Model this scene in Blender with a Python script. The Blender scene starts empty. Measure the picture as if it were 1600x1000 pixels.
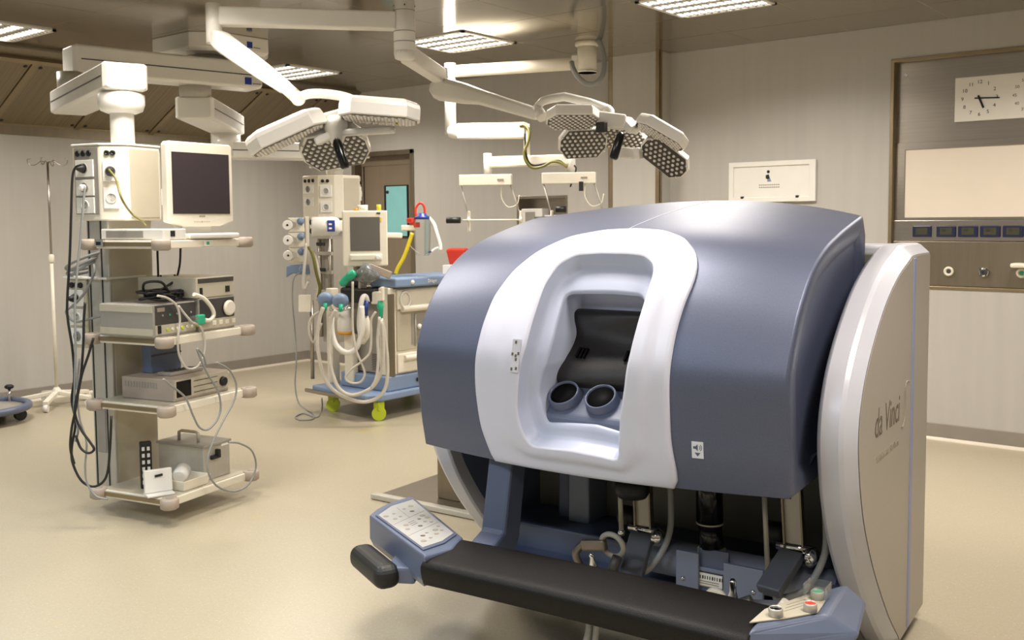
import bpy, bmesh, math, random
from mathutils import Vector, Matrix

# ------------------------------------------------------------------ camera, world, exposure
scene = bpy.context.scene
COL = scene.collection
FPX, PX, PY = 1540.0, 800.0, 452.0           # focal length and principal point, 1600x1000 frame
CAM = Vector((8.646, -7.157, 1.55))
YAW, PIT, ROL = math.radians(38.6), math.radians(4.0), math.radians(0.45)
_F0 = Vector((-math.sin(YAW), math.cos(YAW), 0)); _R0 = Vector((math.cos(YAW), math.sin(YAW), 0)); _U0 = Vector((0, 0, 1))
FW = _F0 * math.cos(PIT) - _U0 * math.sin(PIT)
_U1 = _U0 * math.cos(PIT) + _F0 * math.sin(PIT)
RT = _R0 * math.cos(ROL) - _U1 * math.sin(ROL)
UP = _U1 * math.cos(ROL) + _R0 * math.sin(ROL)
cd = bpy.data.cameras.new('camera')
cam = bpy.data.objects.new('camera', cd); COL.objects.link(cam)
cd.sensor_width = 36.0; cd.lens = 36.0 * FPX / 1600.0
cd.shift_y = (PY - 500.0) / 1600.0
cd.clip_start = 0.05
cam.matrix_world = Matrix(((RT.x, UP.x, -FW.x, CAM.x), (RT.y, UP.y, -FW.y, CAM.y), (RT.z, UP.z, -FW.z, CAM.z), (0, 0, 0, 1)))
cd.dof.use_dof = True; cd.dof.focus_distance = 3.2; cd.dof.aperture_fstop = 11.0
scene.camera = cam
wd = bpy.data.worlds.new('world'); scene.world = wd; wd.use_nodes = True
wd.node_tree.nodes['Background'].inputs[0].default_value = (1.0, 0.92, 0.8, 1)
wd.node_tree.nodes['Background'].inputs[1].default_value = 0.05
scene.view_settings.view_transform = 'Standard'
scene.view_settings.look = 'None'
scene.view_settings.gamma = 1.0
scene.view_settings.use_curve_mapping = False
scene.view_settings.exposure = 0.0
LAMP_WATT = 44.0                              # each louvred luminaire
LAMP_SPREAD = 150.0                           # cut-off of the louvres, degrees
TUBE_GLOW = 7.0
LAMP_COLOR = (1.0, 0.93, 0.85)
LAMP_COOL = (0.74, 0.87, 1.0)
random.seed(4)

# ------------------------------------------------------------------ measuring helpers
def ray(x, y): return FW + RT * ((x - PX) / FPX) - UP * ((y - PY) / FPX)
def at(x, y, dep): return CAM + ray(x, y) * dep              # the point seen at a pixel, at a real distance
def onz(x, y, z): r = ray(x, y); return CAM + r * ((z - CAM.z) / r.z)
def onX(x, y, X): r = ray(x, y); return CAM + r * ((X - CAM.x) / r.x)
def onY(x, y, Y): r = ray(x, y); return CAM + r * ((Y - CAM.y) / r.y)
class Frame:                                                  # a thing's own axes, standing on the floor
    def __init__(s, o, deg):
        s.o = Vector(o); a = math.radians(deg); s.a = a
        s.x = Vector((math.cos(a), math.sin(a), 0)); s.y = Vector((-math.sin(a), math.cos(a), 0))
    def loc(s, p): v = Vector(p) - s.o; return Vector((v.dot(s.x), v.dot(s.y), v.z))
    def wor(s, p): return s.o + s.x * p[0] + s.y * p[1] + Vector((0, 0, p[2]))
    def onx(s, px, py, k): r = ray(px, py); return s.loc(CAM + r * (((s.o - CAM).dot(s.x) + k) / r.dot(s.x)))
    def ony(s, px, py, k): r = ray(px, py); return s.loc(CAM + r * (((s.o - CAM).dot(s.y) + k) / r.dot(s.y)))
    def onz(s, px, py, z): return s.loc(onz(px, py, z))
    def at(s, px, py, d): return s.loc(at(px, py, d))

# ------------------------------------------------------------------ object helpers
def tag(o, label=None, cat=None, group=None, kind=None):
    if label: o['label'] = label
    if cat: o['category'] = cat
    if group: o['group'] = group
    if kind: o['kind'] = kind
    return o
def thing(name, label, cat, loc=(0, 0, 0), deg=0.0, group=None):
    o = bpy.data.objects.new(name, None); COL.objects.link(o)
    o.empty_display_size = 0.05; o.location = loc; o.rotation_euler = (0, 0, math.radians(deg))
    return tag(o, label, cat, group)
def catmull(pts, k=6, closed=False):
    P = [Vector(p) for p in pts]; n = len(P); out = []
    for i in range(n if closed else n - 1):
        if closed: a, b, c, d = P[i - 1], P[i], P[(i + 1) % n], P[(i + 2) % n]
        else:
            b, c = P[i], P[i + 1]; a = P[i - 1] if i else b * 2 - c; d = P[i + 2] if i + 2 < n else c * 2 - b
        for j in range(k):
            u = j / k
            out.append(0.5 * (2 * b + (c - a) * u + (2 * a - 5 * b + 4 * c - d) * u * u + (3 * b - a - 3 * c + d) * u ** 3))
    if not closed: out.append(P[-1])
    return out
class MB:
    def __init__(s): s.v = []; s.f = []; s.s = []
    def add(s, vs, fs, sm=False):
        b = len(s.v); s.v += [tuple(v) for v in vs]
        for f in fs: s.f.append([b + i for i in f]); s.s.append(sm)
        return s
    def box(s, x0, x1, y0, y1, z0, z1, M=None):
        vs = [Vector((x, y, z)) for x in (x0, x1) for y in (y0, y1) for z in (z0, z1)]
        if M is not None: vs = [M @ v for v in vs]
        return s.add(vs, [(0, 1, 3, 2), (4, 6, 7, 5), (0, 4, 5, 1), (2, 3, 7, 6), (0, 2, 6, 4), (1, 5, 7, 3)])
    def bar(s, a, b, w, h, up=(0, 0, 1)):                       # box beam from a to b
        a = Vector(a); b = Vector(b); t = (b - a).normalized(); sd = t.cross(Vector(up))
        if sd.length < 1e-4: sd = Vector((1, 0, 0))
        sd.normalize(); u = sd.cross(t)
        vs = [p + sd * (w / 2 * i) + u * (h / 2 * j) for p in (a, b) for i in (-1, 1) for j in (-1, 1)]
        return s.add(vs, [(0, 1, 3, 2), (4, 6, 7, 5), (0, 4, 5, 1), (2, 3, 7, 6), (0, 2, 6, 4), (1, 5, 7, 3)])
    def rings(s, R, cap0=True, cap1=True, closed=True, sm=True):
        n = len(R[0]); vs = [p for r in R for p in r]; fs = []
        for i in range(len(R) - 1):
            for j in range(n if closed else n - 1):
                k = (j + 1) % n; fs.append((i * n + j, i * n + k, (i + 1) * n + k, (i + 1) * n + j))
        s.add(vs, fs, sm)
        b = len(s.v) - len(vs)
        if cap0: s.f.append([b + j for j in range(n)][::-1]); s.s.append(False)
        if cap1: s.f.append([b + (len(R) - 1) * n + j for j in range(n)]); s.s.append(False)
        return s
    def cyl(s, a, b, r, r2=None, n=20, cap=True):
        return s.tubes([Vector(a), Vector(b)], [r, r if r2 is None else r2], n, cap)
    def tubes(s, pts, rad, n=10, cap=True, closed=False):
        P = [Vector(p) for p in pts]; m = len(P)
        if not isinstance(rad, (list, tuple)): rad = [rad] * m
        R = []; ref = None
        for i in range(m):
            if closed: t = P[(i + 1) % m] - P[i - 1]
            else: t = P[min(i + 1, m - 1)] - P[max(i - 1, 0)]
            if t.length < 1e-9: t = Vector((0, 0, 1))
            t.normalize()
            if ref is None: ref = Vector((0, 0, 1)) if abs(t.z) < 0.9 else Vector((1, 0, 0))
            u = ref - t * ref.dot(t)
            if u.length < 1e-6: u = t.orthogonal()
            u.normalize(); ref = u; w = t.cross(u)
            R.append([P[i] + (u * math.cos(6.28318531 * k / n) + w * math.sin(6.28318531 * k / n)) * rad[i] for k in range(n)])
        if closed: R.append(R[0]); cap = False
        return s.rings(R, cap, cap)
    def cable(s, pts, r, n=7, k=6): return s.tubes(catmull(pts, k), r, n)
    def lathe(s, c, prof, n=24, ax=(0, 0, 1)):                  # prof: (radius, height) along ax
        ax = Vector(ax).normalized(); u = ax.orthogonal().normalized(); w = ax.cross(u); c = Vector(c)
        R = [[c + ax * h + (u * math.cos(6.28318531 * k / n) + w * math.sin(6.28318531 * k / n)) * max(r, 1e-4) for k in range(n)] for r, h in prof]
        return s.rings(R)
    def prism(s, poly, vec, sm=False):
        poly = [Vector(p) for p in poly]; vec = Vector(vec)
        return s.rings([poly, [p + vec for p in poly]], sm=sm)
    def sph(s, c, r, n=16, sc=(1, 1, 1)):
        c = Vector(c); R = []
        for i in range(n // 2 + 1):
            a = math.pi * i / (n // 2); rr = max(math.sin(a), 1e-3)
            R.append([c + Vector((rr * math.cos(6.28318531 * k / n) * sc[0], rr * math.sin(6.28318531 * k / n) * sc[1], -math.cos(a) * sc[2])) * r for k in range(n)])
        return s.rings(R)
    def mesh(s, name, mat):
        me = bpy.data.meshes.new(name); me.from_pydata(s.v, [], s.f)
        bm = bmesh.new(); bm.from_mesh(me)
        for f, sm in zip(bm.faces, s.s): f.smooth = sm
        bmesh.ops.recalc_face_normals(bm, faces=bm.faces[:]); bm.to_mesh(me); bm.free()
        if mat: me.materials.append(mat)
        return me
    def build(s, name, mat, parent=None, bev=0.0, seg=2, ang=35):
        o = bpy.data.objects.new(name, s.mesh(name, mat)); COL.objects.link(o)
        if parent is not None: o.parent = parent
        if bev:
            m = o.modifiers.new('bevel', 'BEVEL'); m.width = bev; m.segments = seg; m.limit_method = 'ANGLE'; m.angle_limit = math.radians(ang)
            m.harden_normals = False
        return o
def inst(name, me, parent=None, loc=(0, 0, 0), rot=(0, 0, 0), sc=(1, 1, 1)):
    o = bpy.data.objects.new(name, me); COL.objects.link(o); o.parent = parent
    o.location = loc; o.rotation_euler = rot; o.scale = sc
    return o
def text(name, body, mat, parent, M, size, ext=0.0006, align='CENTER', shear=0.0):
    cu = bpy.data.curves.new(name, 'FONT'); cu.body = body; cu.size = size; cu.align_x = align; cu.align_y = 'CENTER'; cu.extrude = ext; cu.shear = shear
    cu.resolution_u = 3
    tmp = bpy.data.objects.new(name + '_curve', cu); me = bpy.data.meshes.new_from_object(tmp)
    bpy.data.objects.remove(tmp); bpy.data.curves.remove(cu)
    me.materials.clear(); me.materials.append(mat)
    o = bpy.data.objects.new(name, me); COL.objects.link(o); o.parent = parent; o.matrix_local = M
    return o
def plane_matrix(o, x, y):
    x = Vector(x).normalized(); y = Vector(y); y = (y - x * y.dot(x)).normalized(); z = x.cross(y); o = Vector(o)
    return Matrix(((x.x, y.x, z.x, o.x), (x.y, y.y, z.y, o.y), (x.z, y.z, z.z, o.z), (0, 0, 0, 1)))

# ------------------------------------------------------------------ materials
def lin(c): return tuple(((v / 255) / 12.92 if v / 255 <= 0.04045 else ((v / 255 + 0.055) / 1.055) ** 2.4) for v in c)
MATS = {}
def mat(name, rgb, rough=0.5, metal=0.0, var=0.06, scale=(8, 8, 8), bump=0.0, bscale=None, emit=0.0, coat=0.0, crough=0.15, trans=0.0, spec=0.5, detail=4, ecol=None, alpha=1.0):
    m = bpy.data.materials.new(name); m.use_nodes = True; nt = m.node_tree; b = nt.nodes['Principled BSDF']
    tc = nt.nodes.new('ShaderNodeTexCoord'); mp = nt.nodes.new('ShaderNodeMapping'); nz = nt.nodes.new('ShaderNodeTexNoise'); rp = nt.nodes.new('ShaderNodeValToRGB')
    nt.links.new(tc.outputs['Object'], mp.inputs[0]); mp.inputs['Scale'].default_value = scale
    nt.links.new(mp.outputs[0], nz.inputs['Vector']); nz.inputs['Scale'].default_value = 1.0; nz.inputs['Detail'].default_value = detail
    nt.links.new(nz.outputs['Fac'], rp.inputs[0])
    c = lin(rgb)
    rp.color_ramp.elements[0].position = 0.3; rp.color_ramp.elements[1].position = 0.7
    rp.color_ramp.elements[0].color = tuple(max(0, v * (1 - var)) for v in c) + (1,)
    rp.color_ramp.elements[1].color = tuple(min(1, v * (1 + var)) for v in c) + (1,)
    nt.links.new(rp.outputs[0], b.inputs['Base Color'])
    b.inputs['Roughness'].default_value = rough; b.inputs['Metallic'].default_value = metal
    b.inputs['Specular IOR Level'].default_value = spec
    if coat: b.inputs['Coat Weight'].default_value = coat; b.inputs['Coat Roughness'].default_value = crough
    if trans: b.inputs['Transmission Weight'].default_value = trans; b.inputs['IOR'].default_value = 1.2
    if alpha < 1: b.inputs['Alpha'].default_value = alpha
    if emit: b.inputs['Emission Color'].default_value = (ecol or c) + (1,); b.inputs['Emission Strength'].default_value = emit
    if bump:
        n2 = nt.nodes.new('ShaderNodeTexNoise'); n2.inputs['Scale'].default_value = 1.0; n2.inputs['Detail'].default_value = 2
        m2 = nt.nodes.new('ShaderNodeMapping'); m2.inputs['Scale'].default_value = bscale or scale
        nt.links.new(tc.outputs['Object'], m2.inputs[0]); nt.links.new(m2.outputs[0], n2.inputs['Vector'])
        bp = nt.nodes.new('ShaderNodeBump'); bp.inputs['Strength'].default_value = bump; bp.inputs['Distance'].default_value = 0.004
        nt.links.new(n2.outputs['Fac'], bp.inputs['Height']); nt.links.new(bp.outputs[0], b.inputs['Normal'])
    MATS[name] = m
    return m
WALL = mat('wall_laminate', (182, 178, 171), 0.42, var=0.035, scale=(14, 14, 1.1), detail=7, bump=0.05, bscale=(40, 40, 3))
FLOOR = mat('floor_vinyl', (170, 160, 137), 0.32, var=0.05, scale=(70, 70, 70), detail=6, bump=0.03, bscale=(12, 12, 12))
CEIL = mat('ceiling_metal', (176, 168, 152), 0.13, metal=0.85, var=0.03, scale=(3, 3, 3))
CEILBACK = mat('ceiling_gap', (196, 188, 172), 0.6)  # pale colour stands in for panel edges catching light along the seams
BASEB = mat('baseboard_vinyl', (140, 132, 122), 0.5, var=0.04)
COVE = mat('cove_vinyl', (205, 195, 176), 0.4, var=0.04)
STEEL = mat('brushed_steel', (168, 160, 150), 0.3, metal=1.0, var=0.05, scale=(2, 2, 90))
STEELD = mat('dull_steel', (140, 130, 112), 0.4, metal=0.9, var=0.06, scale=(30, 30, 2))
TRIMST = mat('tan_steel_trim', (150, 134, 106), 0.35, metal=0.7, var=0.05)
SLOPE = mat('bulkhead_panel', (130, 116, 92), 0.45, metal=0.3, var=0.14, scale=(0.6, 60, 0.6), detail=2)
CHROME = mat('chrome', (215, 215, 215), 0.12, metal=1.0, var=0.02)
WHITE = mat('white_plastic', (230, 227, 220), 0.35, var=0.02)
WHITEG = mat('white_enamel', (234, 231, 224), 0.25, var=0.02, coat=0.3)
CREAM = mat('cream_plastic', (228, 221, 204), 0.4, var=0.03)
CREAMG = mat('cream_grey_panel', (186, 178, 158), 0.5, var=0.03)
GREYP = mat('grey_plastic', (150, 145, 136), 0.45, var=0.04)
BUMPER = mat('taupe_bumper', (168, 154, 140), 0.55, var=0.04)
DARKG = mat('dark_grey', (62, 60, 58), 0.5, var=0.06)
BACKP = mat('olive_grey_panel', (104, 102, 92), 0.6, var=0.06)
BLACK = mat('black_rubber', (22, 22, 22), 0.5, var=0.1)
BLACKG = mat('black_gloss', (14, 14, 16), 0.2, var=0.1)
SCREEN = mat('dark_screen', (58, 50, 54), 0.28, var=0.03)
SCREENG = mat('grey_screen', (100, 98, 92), 0.3, var=0.03)
ALU = mat('anodised_aluminium', (186, 181, 170), 0.4, metal=0.35, var=0.03, scale=(60, 60, 2))
BLUE = mat('machine_blue', (124, 144, 174), 0.4, var=0.03)
BLUED = mat('deep_blue', (38, 62, 140), 0.4, var=0.04)
LOGOB = mat('logo_blue', (30, 60, 160), 0.4, var=0.04)
GREEN = mat('green_plastic', (40, 170, 130), 0.4, var=0.05)
LIME = mat('lime_plastic', (190, 205, 40), 0.4, var=0.04)
RED = mat('red_plastic', (222, 60, 38), 0.4, var=0.05)
YELLOW = mat('yellow_hose', (214, 196, 40), 0.4, var=0.05)
ORANGE = mat('amber_ring', (214, 150, 30), 0.4, var=0.05)
TUBEM = mat('clear_grey_tube', (196, 190, 178), 0.3, var=0.05)
CABLEG = mat('grey_cable', (140, 142, 140), 0.45, var=0.05)
CABLEB = mat('black_cable', (24, 23, 22), 0.45, var=0.05)
CABLEY = mat('olive_cable', (112, 108, 48), 0.45, var=0.1)
CLEAR = mat('clear_plastic', (235, 235, 230), 0.08, var=0.01, trans=0.9, alpha=0.45)
PAPER = mat('white_paper', (238, 234, 226), 0.6, var=0.02)
TEAL = mat('lit_teal_pane', (118, 172, 170), 0.15, var=0.04, emit=0.28)
DOORM = mat('door_laminate', (126, 112, 94), 0.4, var=0.05, scale=(14, 14, 1))
LED = mat('lamp_lens', (226, 222, 218), 0.15, metal=0.55, var=0.1, scale=(120, 120, 120))
LENSB = mat('lens_housing', (78, 75, 74), 0.25, metal=0.4, var=0.12, scale=(60, 60, 60))
HOOD = mat('hood_blue_grey_paint', (80, 87, 111), 0.45, metal=0.4, coat=0.7, crough=0.52, var=0.12, scale=(420, 420, 420), bump=0.12, bscale=(420, 420, 420), detail=1)
LAV = mat('pale_grey_shell', (206, 207, 221), 0.35, var=0.015)
LAVIN = mat('pale_blue_recess', (180, 186, 206), 0.4, var=0.015)
RIM = mat('side_rim_silver_white', (196, 196, 204), 0.33, metal=0.1, var=0.015)
SIDE = mat('side_panel_silver', (176, 168, 158), 0.42, metal=0.25, var=0.03, scale=(90, 90, 90))
STRIP = mat('lilac_blue_strip', (140, 148, 184), 0.4, var=0.02)
POD = mat('pod_blue_grey', (92, 101, 122), 0.36, var=0.03)
FRAMEB = mat('frame_blue_grey', (84, 93, 117), 0.42, var=0.04)
BRACK = mat('bracket_grey_blue', (120, 128, 148), 0.45, var=0.04)
ARMG = mat('link_dark_grey', (86, 88, 96), 0.5, metal=0.0, var=0.05)
PAD = mat('black_arm_pad', (17, 14, 12), 0.55, spec=0.25, var=0.12, scale=(220, 220, 220), bump=0.25, bscale=(260, 260, 260))
HEADB = mat('black_head_pad', (34, 31, 32), 0.5, var=0.1, scale=(300, 300, 300), bump=0.2, bscale=(350, 350, 350))
EYEB = mat('eyepiece_grey', (86, 94, 116), 0.4, var=0.03)
INK = mat('printed_grey_ink', (96, 86, 70), 0.5, var=0.05)
INKL = mat('printed_light_ink', (150, 140, 124), 0.5, var=0.05)
INKB = mat('black_ink', (26, 24, 22), 0.5, var=0.05)
TOUCH = mat('touch_screen_grey', (172, 171, 168), 0.3, var=0.03, scale=(60, 60, 60))
LCD = mat('lcd_olive', (66, 66, 48), 0.3, var=0.15, scale=(200, 200, 200))
LCDB = mat('display_frame_navy', (28, 34, 66), 0.35, var=0.05)
LIGHTBOX = mat('light_box_opal', (232, 220, 204), 0.35, var=0.01)
STICK = mat('sticker_film', (196, 196, 204), 0.4, var=0.02)
BRONZE = mat('bronze_grey_metal', (126, 116, 104), 0.35, metal=0.7, var=0.05)
LENSK = mat('lens_black', (7, 7, 8), 0.6, spec=0.1, var=0.1)
SLATE = mat('slate_blue_board', (92, 106, 134), 0.5, var=0.04)
BADGE = mat('badge_white', (222, 223, 230), 0.4, var=0.01)
# fine pale and dark flecks and a few faint yellow scuffs in the vinyl floor
nt = FLOOR.node_tree; bs = nt.nodes['Principled BSDF']; base_out = bs.inputs['Base Color'].links[0].from_socket
tc_n = nt.nodes.new('ShaderNodeTexCoord')
def fleck(prev, scale, lo, hi, col, fac, detail=1.0):
    n = nt.nodes.new('ShaderNodeTexNoise'); n.inputs['Scale'].default_value = scale; n.inputs['Detail'].default_value = detail
    nt.links.new(tc_n.outputs['Object'], n.inputs['Vector'])
    r = nt.nodes.new('ShaderNodeMapRange'); r.inputs['From Min'].default_value = lo; r.inputs['From Max'].default_value = hi; r.inputs['To Max'].default_value = fac
    nt.links.new(n.outputs['Fac'], r.inputs['Value'])
    mx = nt.nodes.new('ShaderNodeMix'); mx.data_type = 'RGBA'
    nt.links.new(r.outputs['Result'], mx.inputs['Factor']); nt.links.new(prev, mx.inputs['A']); mx.inputs['B'].default_value = lin(col) + (1,)
    return mx.outputs['Result']
o1 = fleck(base_out, 130.0, 0.66, 0.74, (222, 215, 198), 0.5)
o2 = fleck(o1, 150.0, 0.67, 0.74, (124, 114, 96), 0.45)
o3 = fleck(o2, 1.7, 0.66, 0.74, (190, 168, 92), 0.35, 4.0)
nt.links.new(o3, bs.inputs['Base Color'])

# ------------------------------------------------------------------ the room
RX, RY, RZ = 10.6, -9.0, 2.89
def struct(name, mb, m, label, parent=None, bev=0.0):
    o = mb.build(name, m, parent, bev)
    if parent is None: tag(o, label, 'room', kind='structure')
    return o
floor = struct('floor', MB().box(-0.2, RX + 0.2, RY - 0.2, 0.35, -0.1, 0.0), FLOOR, 'speckled pale beige vinyl floor of the operating room')
ceiling = struct('ceiling', MB().box(-0.2, RX + 0.2, RY - 0.2, 0.35, RZ + 0.0015, RZ + 0.12), CEILBACK, 'reflective grey metal panel ceiling with thin seams')
xs = [0.95, 1.22] + [1.91 + 0.69 * i for i in range(13)]; ys = [-0.003, -0.565] + [-1.21 - 0.645 * i for i in range(13)]
xs = [x for x in xs if x < RX] + [RX]; ys = [y for y in ys if y > RY] + [RY]
pm = MB().box(-0.5, 0.5, -0.5, 0.5, 0, 0.004).mesh('ceiling_panel', CEIL)
for i in range(len(xs) - 1):
    for j in range(len(ys) - 1):
        inst('ceiling_panel', pm, ceiling, ((xs[i] + xs[i + 1]) / 2, (ys[j] + ys[j + 1]) / 2, RZ), (random.uniform(-.0012, .0012), random.uniform(-.0012, .0012), 0), (xs[i + 1] - xs[i] - 0.005, ys[j] - ys[j + 1] - 0.005, 1))
def wall_holes(x0, x1, z0, z1, holes, dep):
    X = sorted({x0, x1} | {h[i] for h in holes for i in (0, 1)}); Z = sorted({z0, z1} | {h[i] for h in holes for i in (2, 3)})
    m = MB()
    for a, b in zip(X, X[1:]):
        for c, d in zip(Z, Z[1:]):
            xm, zm = (a + b) / 2, (c + d) / 2
            if any(h[0] < xm < h[1] and h[2] < zm < h[3] for h in holes): continue
            m.add([(a, 0, c), (b, 0, c), (b, 0, d), (a, 0, d)], [(0, 1, 2, 3)])
    for a, b, c, d in holes:
        m.add([(a, 0, c), (a, 0, d), (a, dep, d), (a, dep, c), (b, 0, c), (b, 0, d), (b, dep, d), (b, dep, c)], [(0, 1, 2, 3), (4, 7, 6, 5), (1, 5, 6, 2), (0, 3, 7, 4)])
    m.add([(x0, dep, z0), (x1, dep, z0), (x1, dep, z1), (x0, dep, z1)], [(0, 1, 2, 3)])
    return m
HDOOR = (0.78, 1.69, 0.0, 2.27); HBOX = (3.02, 3.55, 1.50, 1.75); HUNIT = (6.38, 8.7, 1.07, 2.635)
wb = wall_holes(0, RX, 0, RZ, [HDOOR, HBOX, HUNIT], 0.16)
wall_back = struct('wall_back', wb, WALL, 'grey laminate back wall with clock unit and door recess')
wall_left = struct('wall_left', MB().box(-0.12, 0.0, RY, 0.0, 0, 2.5), WALL, 'grey laminate wall below the sloped bulkhead')
wall_right = struct('wall_right', MB().box(RX, RX + 0.12, RY, 0.0, 0, RZ), WALL, 'plain grey laminate side wall')
wall_front = struct('wall_front', MB().box(-0.1, RX + 0.1, RY - 0.12, RY, 0, RZ), WALL, 'plain grey laminate front wall')
# pillar with steel corner guards
pil = struct('wall_pillar', MB().box(4.12, 4.60, -0.175, -0.001, 0, RZ), WALL, 'shallow laminate pillar with steel corner guards')
for x in (4.12, 4.60):
    s = -1 if x < 4.3 else 1
    MB().box(x - (0.004 if s < 0 else 0.035), x + (0.035 if s < 0 else 0.004), -0.179, -0.174, 0, RZ).box(min(x, x + s * 0.004), max(x, x + s * 0.004), -0.179, -0.14, 0, RZ).build('corner_guard', TRIMST, pil)
# baseboards with a pale cove line at the floor
def baseboard(name, a, b, n, label):
    a = Vector(a); b = Vector(b); n = Vector(n)
    o = struct(name, MB().prism([a, a + n * 0.012, a + n * 0.012 + Vector((0, 0, 0.112)), a + Vector((0, 0, 0.115))], b - a), BASEB, label)
    MB().prism([a + n * 0.012, a + n * 0.034, a + n * 0.022 + Vector((0, 0, 0.006)), a + n * 0.012 + Vector((0, 0, 0.02))], b - a).build('cove_strip', COVE, o)
baseboard('baseboard_left', (0, RY, 0), (0, 0, 0), (1, 0, 0), 'grey vinyl baseboard along the left wall')
baseboard('baseboard_back', (4.60, 0, 0), (RX, 0, 0), (0, -1, 0), 'grey vinyl baseboard under the clock unit')
baseboard('baseboard_alcove', (1.74, 0, 0), (4.12, 0, 0), (0, -1, 0), 'grey vinyl baseboard between door and pillar')
baseboard('baseboard_corner', (0, 0, 0), (0.74, 0, 0), (0, -1, 0), 'grey vinyl baseboard between corner and door')
# sloped bulkhead between left wall and ceiling
SA, SB = Vector((0.0, 0, 2.41)), Vector((0.95, 0, 2.89)); sdir = (SB - SA).normalized(); snor = Vector((sdir.z, 0, -sdir.x)); SLEN = (SB - SA).length
blk = struct('trim_1', MB().add([(0, RY, 2.41), (0, 0, 2.41), (0.95, 0, 2.89), (0.95, RY, 2.89), (0, 0, 2.89), (0, RY, 2.89)], [(0, 1, 2, 3), (1, 4, 2), (0, 3, 5)]), STEELD, 'sloped bulkhead of tan panels above the left wall')
def sp(u, y, h=0.0): return Vector((0, y, 2.41)) + sdir * u + snor * h
muly = [-0.40 - 0.735 * i for i in range(12)]
scr = MB().lathe((0, 0, 0), [(0.016, 0), (0.016, 0.004), (0.008, 0.008)], 10, ax=snor).mesh('screw', BLACK)
edges = [0.0] + muly
for i in range(len(edges) - 1):
    y1, y0 = edges[i] - 0.03, edges[i + 1] + 0.03
    m = MB().prism([sp(0.02, y0, 0.003), sp(0.02, y1, 0.003), sp(0.90, y1, 0.003), sp(0.90, y0, 0.003)], snor * 0.008)
    p = m.build('bulkhead_panel', SLOPE, blk)
    for u in (0.06, 0.86):
        for y in (y0 + 0.03, y1 - 0.03): inst('screw', scr, p, sp(u, y, 0.011))
for y in muly:
    MB().prism([sp(0.0, y - 0.025, 0.002), sp(0.0, y + 0.025, 0.002), sp(SLEN - 0.1, y + 0.025, 0.002), sp(SLEN - 0.1, y - 0.025, 0.002)], snor * 0.02).build('mullion', TRIMST, blk)
MB().prism([sp(0.915, RY, 0.002), sp(0.915, 0, 0.002), sp(0.965, 0, 0.002), sp(0.965, RY, 0.002)], snor * 0.024).build('top_rail', TRIMST, blk)
MB().box(0.0, 0.022, RY, 0, 2.395, 2.425).build('bottom_rail', TRIMST, blk)
MB().box(0.0, 0.012, RY, 0, 2.315, 2.395).build('lower_band', STEELD, blk)
# door in the recess
dr = tag(bpy.data.objects.new('door_1', None), 'brown-grey door with a lit teal window pane', 'door', kind='structure'); COL.objects.link(dr)
MB().box(0.785, 1.685, 0.09, 0.13, 0.005, 2.13).build('door_leaf', DOORM, dr, 0.003)
MB().box(0.78, 1.69, 0.085, 0.14, 2.13, 2.27).build('header_panel', DOORM, dr, 0.003)
MB().box(0.78, 0.83, -0.012, 0.14, 0, 2.27).box(1.64, 1.69, -0.012, 0.14, 0, 2.27).box(0.78, 1.69, -0.012, 0.14, 2.225, 2.27).build('door_frame', STEELD, dr, 0.003)
MB().box(0.862, 0.872, 0.082, 0.091, 0.005, 2.13).build('leaf_gap', BLACK, dr)
a, b = onY(601, 290, 0.085), onY(639, 371, 0.085)
MB().box(a.x, b.x, 0.075, 0.092, b.z, a.z).build('pane_frame', BLACK, dr, 0.002)
MB().box(a.x + 0.035, b.x - 0.012, 0.070, 0.080, b.z + 0.015, a.z - 0.012).build('pane', TEAL, dr)
MB().lathe((a.x + 0.06, 0.07, a.z - 0.07), [(0.016, 0), (0.016, 0.01), (0.006, 0.014)], 14, ax=(0, -1, 0)).build('pane_fixing', INKB, dr)
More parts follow.
